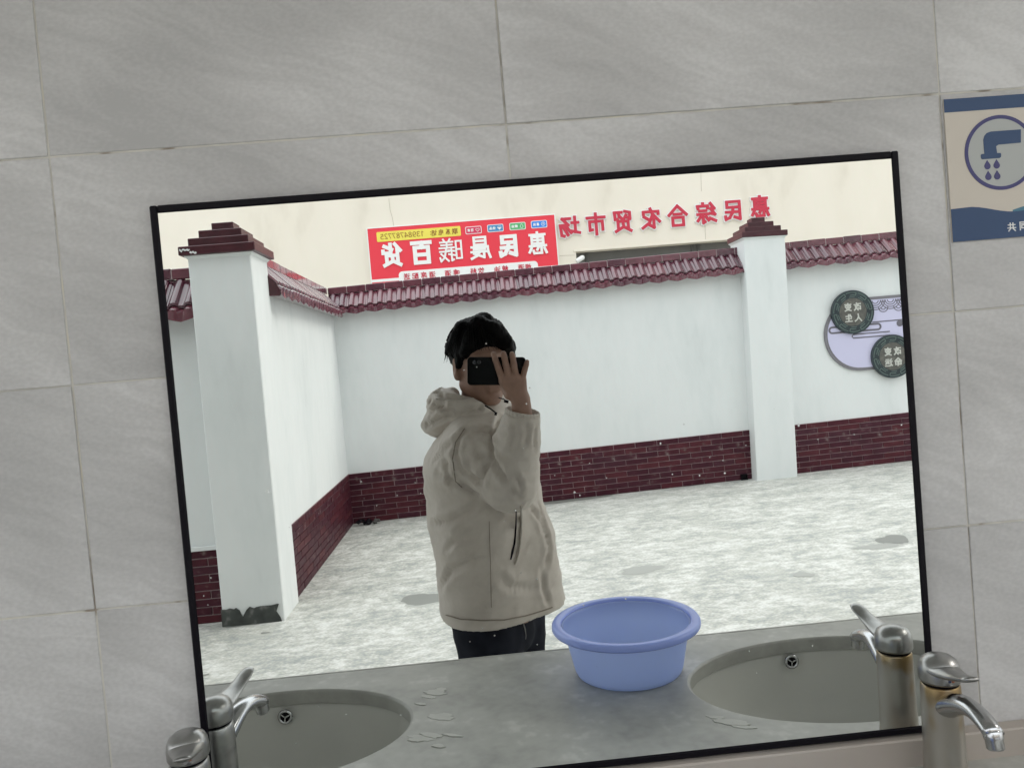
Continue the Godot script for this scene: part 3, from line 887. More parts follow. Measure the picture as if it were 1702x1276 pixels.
# ---------- the yard behind the camera ----------
const MZ := 13.5
func build_market() -> void:
	var t := thing("market_building", "long cream rendered market building behind the red capped yard wall", "building", Vector3(2.0, 0, MZ))
	var b := t.position
	var wl := 2.07
	var wr := 5.55
	var wb := 2.3
	var wt := 3.5
	var f := MB.new()
	f.box(Vector3((-14.0 + wl) * 0.5, 3.4, MZ + 0.15) - b, Vector3(wl + 14.0, 7.2, 0.3))
	f.box(Vector3((wr + 18.0) * 0.5, 3.4, MZ + 0.15) - b, Vector3(18.0 - wr, 7.2, 0.3))
	f.box(Vector3((wl + wr) * 0.5, (wt + 7.0) * 0.5, MZ + 0.15) - b, Vector3(wr - wl, 7.0 - wt, 0.3))
	f.box(Vector3((wl + wr) * 0.5, (wb - 0.2) * 0.5, MZ + 0.15) - b, Vector3(wr - wl, wb + 0.2, 0.3))
	part("facade", f, M.cream, t)
	var bk := MB.new()
	bk.box(Vector3(2.0, 3.4, MZ + 4.3) - b, Vector3(32.0, 7.2, 8.0))
	part("rear_block", bk, M.cream, t)
	var cp := MB.new()
	cp.box(Vector3(2.0, 7.06, MZ + 4.1) - b, Vector3(32.2, 0.12, 8.6), 0.02)
	part("parapet_cap", cp, M.concrete, t)
	# long dark window band under the lettering
	var fr := MB.new()
	fr.box(Vector3((wl + wr) * 0.5, (wb + wt) * 0.5, MZ + 0.26) - b, Vector3(wr - wl, wt - wb, 0.06))
	var win := part("window_band", fr, plain(lin(0.11, 0.105, 0.098), 0.35), t, "long dark grey window band")
	for x in [2.30, 4.34, 4.46, 5.3]:
		var mu := MB.new()
		mu.box(Vector3(x, (wb + wt) * 0.5, MZ + 0.215) - b, Vector3(0.05, wt - wb - 0.01, 0.03), 0.004)
		part("mullion", mu, M.dark_grey, win)
	var ln := MB.new()
	ln.box(Vector3((wl + wr) * 0.5, wt + 0.02, MZ - 0.012) - b, Vector3(wr - wl + 0.1, 0.04, 0.024), 0.004)
	part("window_head", ln, M.cream, t)
	# hairline cracks and panel joints
	for c in [[[646, 330], [648, 348], [652, 362], [655, 380]], [[1165, 285], [1166, 318]], [[1172, 375], [1173, 402]], [[930, 425], [955, 424]]]:
		var pts := []
		for p in c:
			var q := mp(p[0], p[1], MZ) - b
			pts.append(Vector2(-q.x, q.y))
		var cr := MB.new()
		band2(cr, pts, 0.007, Vector3.ZERO, Vector3.LEFT, Vector3.UP, 0.0, 0.003)
		part("crack", cr, plain(lin(0.46, 0.41, 0.34), 0.9), t)
	var pp := MB.new()
	var p0 := mp(968, 428, MZ - 0.08) - b
	tube(pp, [p0 + Vector3(0.0, 0.0, 0.08), p0, p0 + Vector3(-0.05, -0.03, -0.05), p0 + Vector3(-0.12, -0.07, -0.07)], [0.045], 12)
	part("drain_pipe", pp, M.white, t)

func build_market_letters() -> void:
	var t := thing("market_lettering", "large crimson white edged characters naming the market on the cream building", "lettering", Vector3(3.8, 4.0, MZ))
	var names := "惠民综合农贸市场"
	var px := [[1264, 343], [1219.6, 349], [1175, 354], [1127, 358.5], [1082.6, 363], [1035.7, 367.5], [991, 372], [947, 376]]
	for i in 8:
		var c := mp(px[i][0], px[i][1], MZ - 0.05) - t.position
		c.z = 0.0
		var back := MB.new()
		glyph(back, names[i], c, Vector3.LEFT, Vector3.UP, Vector2(0.40, 0.40), 0.096, 0.0, 0.030, 0.0006)
		var p := part("character", back, M.white, t)
		var face := MB.new()
		glyph(face, names[i], c, Vector3.LEFT, Vector3.UP, Vector2(0.40, 0.40), 0.055, 0.030, 0.046, 0.0006)
		part("face", face, M.letter_red, p)

func build_shop_sign() -> void:
	var w := 3.46
	var h := 1.12
	var o := Vector3(1.71, 4.205, MZ)          # its upper corner where reading starts
	var t := thing("shop_sign", "red shop sign board with six big white characters and a yellow phone strip", "sign", o)
	var R := Vector3.LEFT
	var U := Vector3.UP
	var F := R.cross(U)
	var rect := func(x0: float, x1: float, y0: float, y1: float) -> PackedVector2Array: return PackedVector2Array([Vector2(x0, -y0), Vector2(x1, -y0), Vector2(x1, -y1), Vector2(x0, -y1)])
	var tx := func(u: float) -> float: return (922.0 - u) * 0.01116    # picture column -> metres along the board
	var bd := MB.new()
	bd.poly(rect.call(0.0, w, 0.0, h), Vector3.ZERO, R, U, F, 0.0, 0.085)
	part("board", bd, M.red, t)
	var ed := MB.new()
	for q in [[0.0, w, -0.016, 0.0], [-0.016, 0.0, -0.016, h], [w, w + 0.016, -0.016, h]]:
		ed.poly(rect.call(q[0], q[1], q[2], q[3]), Vector3.ZERO, R, U, F, 0.0, 0.088)
	part("edge_trim", ed, M.white, t)
	var ys := MB.new()
	var rr := rounded(1.545, 0.18, 0.02, 3)
	ys.poly(rr, Vector3(-(tx.call(695.5)), -0.165, 0), R, U, F, 0.085, 0.092)
	part("phone_strip", ys, M.yellow, t, "yellow strip with the phone number")
	var txt := plain(lin(0.28, 0.12, 0.02), 0.6)
	for i in 4:
		var lab := MB.new()
		glyph(lab, "联系电话"[i], Vector3(-(tx.call(738.0)) - (i - 1.5) * 0.128, -0.165, 0), R, U, Vector2(0.105, 0.105), 0.012, 0.092, 0.095, 0.0003)
		part("caption_character", lab, txt, t)
	for y in [-0.145, -0.19]:
		var dt := MB.new()
		dt.box(Vector3(-(tx.call(715.0)), y, -0.0935), Vector3(0.015, 0.015, 0.003))
		part("colon_dot", dt, txt, t)
	var tm := TextMesh.new()
	var sf := SystemFont.new()
	sf.font_names = PackedStringArray(["Droid Sans"])
	tm.font = sf
	tm.text = "13984787725"
	tm.font_size = 64
	tm.pixel_size = 0.0021
	tm.depth = 0.004
	tm.material = txt
	inst("phone_number", tm, t, Vector3(-(tx.call(668.0)), -0.165, -0.094), Basis(Vector3.UP, PI))
	# four small badges
	var bc := [lin(0.03, 0.22, 0.70), lin(0.10, 0.42, 0.16), lin(0.06, 0.24, 0.48), lin(0.62, 0.03, 0.10)]
	var bw := ["惠民", "粮油", "优品", "百货"]
	for i in 4:
		var c := Vector3(-(tx.call([895.5, 859.5, 822.5, 786.0][i])), -[0.155, 0.16, 0.165, 0.17][i], 0)
		var bm := MB.new()
		bm.poly(rounded(0.30, 0.138, 0.025, 4), c, R, U, F, 0.085, 0.090)
		var ob := part("badge", bm, M.white, t)
		var im := MB.new()
		im.poly(rounded(0.276, 0.114, 0.016, 4), c, R, U, F, 0.090, 0.093)
		part("badge_face", im, plain(bc[i], 0.5), ob)
		var gm := MB.new()
		words(gm, bw[i], c + R * 0.055, R, U, 0.062, Vector2(0.05, 0.05), 0.009, 0.093, 0.0955, 0.0002)
		part("badge_lettering", gm, M.white, ob)
		gm = MB.new()
		var ic := c - R * 0.075
		var path := []
		if i == 0:
			for k in 20:
				path.append(Vector2(cos(TAU * k / 20), sin(TAU * k / 20)) * 0.034)
			band2(gm, [Vector2(-0.014, 0.018), Vector2(0, 0), Vector2(0, -0.02)], 0.008, ic, R, U, 0.093, 0.0955)
			band2(gm, [Vector2(0.014, 0.018), Vector2(0, 0.001)], 0.008, ic, R, U, 0.093, 0.0960)
		elif i == 1:
			path = [Vector2(0, 0.042), Vector2(0.02, 0.008), Vector2(0.027, -0.014), Vector2(0.014, -0.034), Vector2(-0.014, -0.034), Vector2(-0.027, -0.014), Vector2(-0.02, 0.008)]
		elif i == 2:
			path = [Vector2(-0.024, 0.028), Vector2(0.024, 0.028), Vector2(0.038, 0.008), Vector2(0, -0.036), Vector2(-0.038, 0.008)]
			gm.poly(PackedVector2Array([Vector2(-0.03, 0.008), Vector2(0.03, 0.008), Vector2(0, -0.03)]), ic, R, U, F, 0.093, 0.0952)
		else:
			for k in 24:
				var a := TAU * k / 24
				path.append(Vector2(16.0 * pow(sin(a), 3), 13.0 * cos(a) - 5.0 * cos(2 * a) - 2.0 * cos(3 * a) - cos(4 * a)) * 0.0021)
		band2(gm, path, 0.007, ic, R, U, 0.093, 0.0957, true)
		part("badge_symbol", gm, M.white, ob)
	# six large characters
	var big := "惠民晨曦百货"
	for i in 6:
		var g := MB.new()
		var thin := big[i] == "曦"
		glyph(g, big[i], Vector3(-(tx.call([890.5, 842.5, 794.5, 746.0, 697.5, 649.0][i])), -0.505, 0), R, U, Vector2(0.405 if not thin else 0.44, 0.42 if not thin else 0.44), [0.048, 0.074, 0.047, 0.034, 0.076, 0.066][i], 0.085, 0.098, 0.0008)
		part("character", g, M.white, t)
	# white band with red words along the lower edge
	var lb := MB.new()
	lb.poly(rect.call(0.0, w, 0.935, 0.985), Vector3.ZERO, R, U, F, 0.085, 0.090)
	lb.poly(rounded(2.58, 0.26, 0.07, 5), Vector3(-1.67, -0.955, 0), R, U, F, 0.085, 0.092)
	part("lower_band", lb, M.white, t)
	var lw := MB.new()
	var low := "烟酒粮油饮料啤酒酒席配送"
	var lu := [872, 860, 833, 820, 793, 780, 752, 738, 712, 698, 684, 670]
	for i in 12:
		glyph(lw, low[i], Vector3(-(tx.call(lu[i])), -0.925, 0), R, U, Vector2(0.112, 0.118), 0.013, 0.092, 0.096, 0.0003)
	part("goods_lettering", lw, M.letter_red, t)

func tile_profile(x: float) -> float:
	var h := 0.0
	for c in [0.05, 0.15]:
		var d := absf(x - c) / 0.031
		if d < 1.0:
			h = maxf(h, 0.021 * sqrt(1.0 - d * d))
	return h
func roof_piece(z0: float, y0: float, z1: float, y1: float, flap: bool) -> MB:
	var mb := MB.new()
	var dir := Vector2(z1 - z0, y1 - y0).normalized()
	var nn := Vector2(-dir.y, dir.x)
	if nn.y < 0:
		nn = -nn
	var xs := [0.001, 0.0185, 0.0205, 0.027, 0.037, 0.05, 0.063, 0.073, 0.0795, 0.0815, 0.1, 0.1185, 0.1205, 0.127, 0.137, 0.15, 0.163, 0.173, 0.1795, 0.1815, 0.1985]
	var hi := []
	var lo := []
	var under := []
	var skirt := []
	for x in xs:
		var h := tile_profile(x)
		hi.append(Vector3(x, y0 + nn.y * h, z0 + nn.x * h))
		lo.append(Vector3(x, y1 + nn.y * h, z1 + nn.x * h))
		under.append(Vector3(x, y1 + nn.y * h - 0.014, z1 + nn.x * h - 0.004))
		var pt := 1.0 - absf(x - 0.1) / 0.1
		skirt.append(Vector3(x, 0.021 - 0.023 * pow(pt, 0.8), z1 + 0.004))
	mb.grid([hi, lo])
	if flap:
		mb.grid([lo, skirt])
		var back := []
		for p in skirt:
			back.append(p + Vector3(0, 0.006, -0.016))
		mb.grid([skirt, back])
	else:
		mb.grid([lo, under])
	return mb
func build_bay(label: String, o: Vector3, basis: Basis, L: float, brick_h: float, coping: float, x_up: float, x_low: float, sill := false, tall := 1.0) -> void:
	# own axes: x along the wall, y up, z out into the yard; the plastered face is z = 0
	var t := thing("yard_wall", label, "wall", o, "capped yard walls round the courtyard")
	t.basis = basis
	var pl := MB.new()
	pl.box(Vector3(L * 0.5, (brick_h + coping + 0.10) * 0.5, -0.12), Vector3(L, coping + 0.10 - brick_h, 0.24))
	inst("plaster_panel", pl.mesh(M.plaster), t)
	var rb := MB.new()
	rb.box(Vector3(L * 0.5, coping + 0.165 + 0.13 * (tall - 1.0), -0.12), Vector3(L, 0.13 + 0.26 * (tall - 1.0), 0.10))
	inst("ridge_bed", rb.mesh(M.glaze[1]), t)
	var mo := MB.new()
	mo.box(Vector3(L * 0.5, brick_h * 0.5 - 0.05, -0.118), Vector3(L, brick_h + 0.099, 0.240))
	inst("mortar", mo.mesh(M.mortar), t)
	var n := 9
	var ph := brick_h / n
	var cache := {}
	rng.seed = int(L * 1000.0)
	for r in n:
		var x := -0.1185 if r % 2 == 1 else 0.0
		while x < L - 0.01:
			var a := maxf(x, 0.0)
			var b := minf(x + 0.237, L)
			if b - a > 0.02:
				var key := snappedf(b - a, 0.001)
				var k := rng.randi_range(0, 3)
				if not cache.has([key, k]):
					var mb := MB.new()
					mb.box(Vector3.ZERO, Vector3(key - 0.007, ph - 0.0075, 0.012), 0.0015)
					cache[[key, k]] = mb.mesh(M.bricks[k])
				inst("brick", cache[[key, k]], t, Vector3((a + b) * 0.5, (r + 0.5) * ph, 0.0055 + rng.randf_range(-0.0008, 0.0012)), Basis(Vector3.BACK, rng.randf_range(-0.003, 0.003)))
			x += 0.237
	if sill:
		var si := MB.new()
		si.box(Vector3(L * 0.5, brick_h + 0.014, 0.012), Vector3(L, 0.030, 0.024), 0.003)
		inst("sill", si.mesh(M.plaster), t)
	var up := roof_piece(-0.085, 0.238, 0.088, 0.088, false)
	var low := roof_piece(0.070, 0.074, 0.118, 0.048, true)
	var rd := MB.new()
	rd.box(Vector3(0.1, 0.275, -0.12), Vector3(0.196, 0.072, 0.125), 0.006)
	var ms := []
	for k in 3:
		ms.append([up.mesh(M.glaze[k]), low.mesh(M.glaze[k]), rd.mesh(M.glaze[k])])
	for i in int(ceil(L / 0.2)):
		var x := L - 0.2 * (i + 1)
		var k := rng.randi_range(0, 2)
		var j := Vector3(0, coping + rng.randf_range(-0.003, 0.003), rng.randf_range(-0.003, 0.003))
		var tw := Basis(Vector3.UP, rng.randf_range(-0.012, 0.012)).scaled(Vector3(1, tall, 1))
		if x >= x_up - 0.1:
			inst("roof_tile", ms[k][0], t, j + Vector3(x, 0, 0), tw)
		if x >= x_low - 0.1:
			inst("eave_tile", ms[(k + 1) % 3][1], t, j + Vector3(x, 0, 0), tw)
		inst("ridge_tile", ms[rng.randi_range(0, 2)][2], t, Vector3(x, coping + 0.262 * (tall - 1.0) + rng.randf_range(-0.002, 0.002), 0))
	var vg := MB.new()
	vg.poly(PackedVector2Array([Vector2(0.0, 0.02), Vector2(0.112, 0.012), Vector2(0.116, 0.052), Vector2(0.088, 0.10 * tall), Vector2(-0.085, 0.245 * tall), Vector2(-0.12, 0.245 * tall), Vector2(-0.12, 0.02)]), Vector3(L - 0.012, coping, 0), Vector3.BACK, Vector3.UP, Vector3.RIGHT, -0.004, 0.008)
	inst("verge", vg.mesh(M.cap), t)
	var rs := MB.new()
	rs.quad(Vector3(0, coping + 0.23, -0.165), Vector3(L, coping + 0.23, -0.165), Vector3(L, coping + 0.05, -0.37), Vector3(0, coping + 0.05, -0.37), Vector3(0, 1, -1))
	rs.quad(Vector3(0, coping + 0.21, -0.165), Vector3(L, coping + 0.21, -0.165), Vector3(L, coping + 0.03, -0.37), Vector3(0, coping + 0.03, -0.37), Vector3(0, -1, 1))
	inst("rear_slope", rs.mesh(M.glaze[0]), t)
	var sf := MB.new()
	sf.box(Vector3(L * 0.5, coping + 0.045, 0.045), Vector3(L - 0.02, 0.03, 0.085), 0.0)
	inst("eave_bed", sf.mesh(M.glaze[0]), t)
	var mj := MB.new()
	mj.box(Vector3(L * 0.5, coping + 0.268 + 0.262 * (tall - 1.0), -0.12), Vector3(L, 0.06, 0.115))
	inst("ridge_mortar", mj.mesh(M.mortar), t)

func build_pillar(label: String, c: Vector3, w: float, h: float, torn: bool, lean := 0.0) -> void:
	var t := thing("gate_pillar", label, "pillar", c, "stepped cap pillars of the yard wall")
	t.rotation.z = lean
	var s := MB.new()
	s.box(Vector3(0, h * 0.5 - 0.05, 0), Vector3(w, h + 0.10, w), 0.006)
	part("shaft", s, M.plaster, t)
	var fl := MB.new()
	var rows := []
	for q in [[w, h - 0.022], [w + 0.034, h - 0.004], [w + 0.034, h]]:
		rows.append([Vector3(-q[0] * 0.5, q[1], -q[0] * 0.5), Vector3(q[0] * 0.5, q[1], -q[0] * 0.5), Vector3(q[0] * 0.5, q[1], q[0] * 0.5), Vector3(-q[0] * 0.5, q[1], q[0] * 0.5)])
	for i in 2:
		for j in 4:
			var k := (j + 1) % 4
			fl.quad(rows[i][j], rows[i][k], rows[i + 1][k], rows[i + 1][j], (rows[i][j] + rows[i][k]) * Vector3(1, 0, 1))
	part("flare", fl, M.plaster, t)
	var y := h
	for q in [[0.49, 0.060], [0.39, 0.057], [0.28, 0.057], [0.145, 0.056]]:
		var st := MB.new()
		st.box(Vector3(0, y + q[1] * 0.5, 0), Vector3(q[0], q[1] - 0.003, q[0]), 0.004)
		part("cap_step", st, M.cap, t)
		y += q[1]
	if torn:
		# dark torn skirting on the front face, and chipped paint on the cap
		var pts := PackedVector2Array([Vector2(w * 0.5 + 0.004, 0.0), Vector2(w * 0.5 + 0.004, 0.115)])
		for q in [[0.93, 0.112], [0.87, 0.118], [0.80, 0.110], [0.77, 0.118], [0.715, 0.100], [0.67, 0.052], [0.645, 0.070], [0.60, 0.098], [0.55, 0.116], [0.48, 0.104], [0.44, 0.110], [0.38, 0.113], [0.2, 0.112], [0.1, 0.118]]:
			pts.append(Vector2(w * (q[0] - 0.5), q[1]))
		pts.append(Vector2(-w * 0.5 + 0.03, 0.116))
		pts.append(Vector2(-w * 0.5 + 0.05, 0.07))
		pts.append(Vector2(-w * 0.5 + 0.028, 0.03))
		pts.append(Vector2(-w * 0.5 + 0.02, 0.0))
		var sk := MB.new()
		sk.poly(pts, Vector3(0, 0, -w * 0.5), Vector3.LEFT, Vector3.UP, Vector3(0, 0, -1), 0.0, 0.008)
		part("torn_skirting", sk, noisy([[77, 0.02, 3, 1.0]], [[0.0, Color(0.028, 0.032, 0.03)], [0.7, Color(0.06, 0.066, 0.062)], [1.0, Color(0.2, 0.2, 0.19)]], Vector3.ONE * 1.5, 0.7, 256), t, "torn dark grey skirting strip")
		var chip := MB.new()
		rng.seed = 12
		for i in 9:
			var x := -0.235 + 0.012 * i + rng.randf_range(-0.004, 0.004)
			var yy := h + 0.038 - 0.003 * i + rng.randf_range(-0.010, 0.010)
			var cp := PackedVector2Array()
			for k in 7:
				var a := TAU * k / 7
				cp.append(Vector2(cos(a), sin(a)) * rng.randf_range(0.004, 0.011))
			chip.poly(cp, Vector3(x, yy, -0.245), Vector3.LEFT, Vector3.UP, Vector3(0, 0, -1), 0.0, 0.0012 + 0.0003 * i)
		part("chipped_spot", chip, M.plaster, t)

func build_yard_walls() -> void:
	var A := Vector3(-1, -0.02, 0).normalized()
	var slope := Basis(A, A.cross(Vector3(0, 0, -1)) * -1.0, Vector3(0, 0, -1))
	build_bay("white yard wall with dark red brick base between the two pillars, facing the mirror", Vector3(3.08, ground_y(3.08), 7.25), slope, 4.515, 0.533, 2.205, 0.0, 0.0)
	build_bay("white yard wall with dark red brick base carrying the round medallion board", Vector3(9.0, ground_y(9.0), 7.25), slope, 5.82, 0.533, 2.205, 0.0, 0.0)
	build_bay("white yard wall with dark red brick base running back from the torn skirted pillar to the corner", Vector3(-1.435, 0.0, 7.25), Basis(Vector3(0, 0, -1), Vector3.UP, Vector3(1, 0, 0)), 2.72, 0.533, 2.17, 0.02, 0.12, false, 1.14)
	build_bay("short white yard wall with white ledge over bricks, outside the torn skirted pillar", Vector3(-1.795, -0.012, 4.30), Basis(Vector3(-1, 0, 0), Vector3.UP, Vector3(0, 0, -1)), 3.0, 0.50, 2.04, 0.0, 0.0, true, 1.25)
	build_pillar("square white pillar with stepped red cap and torn dark skirting at its foot", Vector3(-1.60, 0.0, 4.352), 0.405, 2.445, true)
	build_pillar("square white pillar with stepped red cap between the plain wall and the medallion wall", Vector3(3.115, ground_y(3.1), 7.302), 0.44, 2.575, false, -0.02)

func build_plaque() -> void:
	var z := 7.25
	var t := thing("medallion_board", "lilac wall board with grey border, wave pattern and two dark round medallions", "wall board", Vector3(4.95, 1.55, z))
	var b := t.position
	var R := Vector3.LEFT
	var U := Vector3.UP
	var F := Vector3(0, 0, -1)
	var loc := func(u: float, v: float, d: float) -> Vector2:
		var q := mp(u, v, z - d) - b
		return Vector2(-q.x, q.y)
	var out := PackedVector2Array()
	var inn := PackedVector2Array()
	var hw := 1.145
	for s in [1.0, -1.0]:
		for i in 25:
			var a := (-PI * 0.5 + PI * i / 24.0) if s > 0 else (PI * 0.5 + PI * i / 24.0)
			var c := Vector2(s * (hw - 0.395), 0)
			out.append(c + Vector2(cos(a), sin(a)) * 0.395)
			inn.append(c + Vector2(cos(a), sin(a)) * 0.362)
	var ob := MB.new()
	ob.poly(out, Vector3.ZERO, R, U, F, 0.002, 0.020)
	part("border", ob, plain(lin(0.20, 0.19, 0.21), 0.5), t)
	var ib := MB.new()
	ib.poly(inn, Vector3.ZERO, R, U, F, 0.020, 0.025)
	part("panel", ib, plain(lin(0.62, 0.60, 0.80), 0.45), t)
	var grey := plain(lin(0.15, 0.14, 0.17), 0.5)
	var wv := MB.new()
	for i in 8:
		var cx := 0.56 - 0.17 * i
		for k in 4:
			var pts := []
			for j in 17:
				var a := PI + PI * j / 16.0
				pts.append(Vector2(cx, 0.352) + Vector2(cos(a), sin(a)) * (0.034 + 0.024 * k) * Vector2(1, 0.95))
			band2(wv, pts, 0.008, Vector3.ZERO, R, U, 0.025, 0.0275 + 0.0004 * (i % 2))
		for k in 2:
			var pts := []
			for j in 13:
				var a := PI + PI * j / 12.0
				pts.append(Vector2(cx - 0.085, 0.275) + Vector2(cos(a), sin(a)) * (0.026 + 0.026 * k))
			band2(wv, pts, 0.008, Vector3.ZERO, R, U, 0.025, 0.0282)
	part("wave_pattern", wv, grey, t)
	var cl := MB.new()
	var p0: Vector2 = loc.call(1450, 535.5, 0.025)
	band2(cl, [p0, Vector2(-0.75, p0.y + 0.01)], 0.012, Vector3.ZERO, R, U, 0.025, 0.0275)
	var r0: Vector2 = loc.call(1421.5, 545.8, 0.025)
	var pts := []
	for q in rounded(0.57, 0.062, 0.031, 6):
		pts.append(q + r0)
	band2(cl, pts, 0.020, Vector3.ZERO, R, U, 0.025, 0.0279, true)
	var r1: Vector2 = loc.call(1447, 556.5, 0.025)
	band2(cl, [r1 + Vector2(-0.22, 0.02), r1 + Vector2(0.19, 0.02), r1 + Vector2(0.205, 0.0), r1 + Vector2(0.19, -0.02), r1 + Vector2(-0.22, -0.02)], 0.013, Vector3.ZERO, R, U, 0.025, 0.0272)
	cl.poly(circle2(loc.call(1496, 537, 0.025), 0.036, 20), Vector3.ZERO, R, U, F, 0.025, 0.0285)
	part("cloud_lines", cl, grey, t)
	var rim_m := noisy([[88, 0.03, 3, 1.0]], [[0.0, Color(0.012, 0.022, 0.03)], [1.0, Color(0.035, 0.055, 0.06)]], Vector3.ONE, 0.4, 256)
	var face_m := noisy([[89, 0.03, 4, 1.0]], [[0.0, Color(0.075, 0.075, 0.068)], [0.6, Color(0.12, 0.115, 0.102)], [1.0, Color(0.19, 0.175, 0.155)]], Vector3.ONE * 1.5, 0.6, 256)
	var key_m := plain(lin(0.11, 0.155, 0.14), 0.5)
	var txt_m := plain(lin(0.56, 0.56, 0.52), 0.5)
	for k in 2:
		var c: Vector2 = loc.call([1418.0, 1484.5][k], [518.5, 592.0][k], 0.05)
		var w := ["改变人生", "改变命运"][k] as String
		var dk := MB.new()
		dk.poly(circle2(c, 0.236, 56), Vector3.ZERO, R, U, F, 0.025, 0.052)
		var md := part("medallion", dk, rim_m, t, "round dark medallion with four pale characters")
		var fm := MB.new()
		fm.poly(circle2(c, 0.150, 48), Vector3.ZERO, R, U, F, 0.052, 0.055)
		part("medallion_face", fm, face_m, md)
		var gk := MB.new()
		for i in 10:
			var a0 := TAU * i / 10.0
			var pol := []
			for q in [[0.00, 0.212], [0.46, 0.212], [0.46, 0.182], [0.16, 0.182]]:
				pol.append(q)
			for st in pol.size() - 1:
				var seg := []
				for j in 7:
					var q := j / 6.0
					var aa: float = a0 + lerpf(pol[st][0], pol[st + 1][0], q) * TAU / 10.0 * 1.9
					var rr: float = lerpf(pol[st][1], pol[st + 1][1], q)
					seg.append(c + Vector2(cos(aa), sin(aa)) * rr)
				band2(gk, seg, 0.008, Vector3.ZERO, R, U, 0.052, 0.0545 + 0.0003 * st)
			var r2 := []
			for j in 7:
				var aa2 := a0 + (0.18 + 0.6 * j / 6.0) * TAU / 10.0
				r2.append(c + Vector2(cos(aa2), sin(aa2)) * 0.163)
			band2(gk, r2, 0.007, Vector3.ZERO, R, U, 0.052, 0.0542)
		part("key_pattern", gk, key_m, md)
		var tx := MB.new()
		for i in 4:
			var q := c + Vector2((i % 2) * 0.106 - 0.053, 0.055 - 0.118 * (i / 2))
			glyph(tx, w[i], Vector3(-q.x, q.y, 0), R, U, Vector2(0.080, 0.084), 0.0135, 0.055, 0.058, 0.0002)
		part("characters", tx, txt_m, md)

func build_small() -> void:
	# square drain end in the foot of the far wall, and a clump of rubbish in the corner
	var p := mp(1237, 790, 7.22)
	var d := thing("drain_outlet", "small black square drain outlet at the foot of the wall beside the pillar", "drain", Vector3(p.x, ground_y(p.x), 7.22))
	var fr := MB.new()
	for q in [[-0.03, 0.0325, 0.008, 0.065], [0.03, 0.0325, 0.008, 0.065], [0.0, 0.061, 0.052, 0.008], [0.0, 0.006, 0.052, 0.008]]:
		fr.box(Vector3(q[0], q[1], 0.0), Vector3(q[2], q[3], 0.03), 0.001)
	part("sleeve", fr, M.black, d)
	var hole := MB.new()
	hole.box(Vector3(0, 0.0335, 0.008), Vector3(0.05, 0.045, 0.006))
	part("opening", hole, M.black, d)
	var l := thing("litter_clump", "small clump of black rubbish lying in the wall corner", "litter", Vector3(-1.34, ground_y(-1.34), 7.14))
	rng.seed = 44
	for k in 3:
		var mb := MB.new()
		for i in 5:
			var c := Vector3(0.02 + 0.075 * k + rng.randf_range(-0.03, 0.03), 0.02 + rng.randf_range(0.0, 0.035 - 0.008 * k), rng.randf_range(-0.04, 0.03))
			mb.box(c, Vector3(rng.randf_range(0.02, 0.06), rng.randf_range(0.012, 0.035), rng.randf_range(0.02, 0.05)), 0.006, Basis.from_euler(Vector3(rng.randf_range(-0.7, 0.7), rng.randf() * TAU, rng.randf_range(-0.7, 0.7))))
		part("scrap", mb, M.black if k < 2 else M.dark_grey, l)

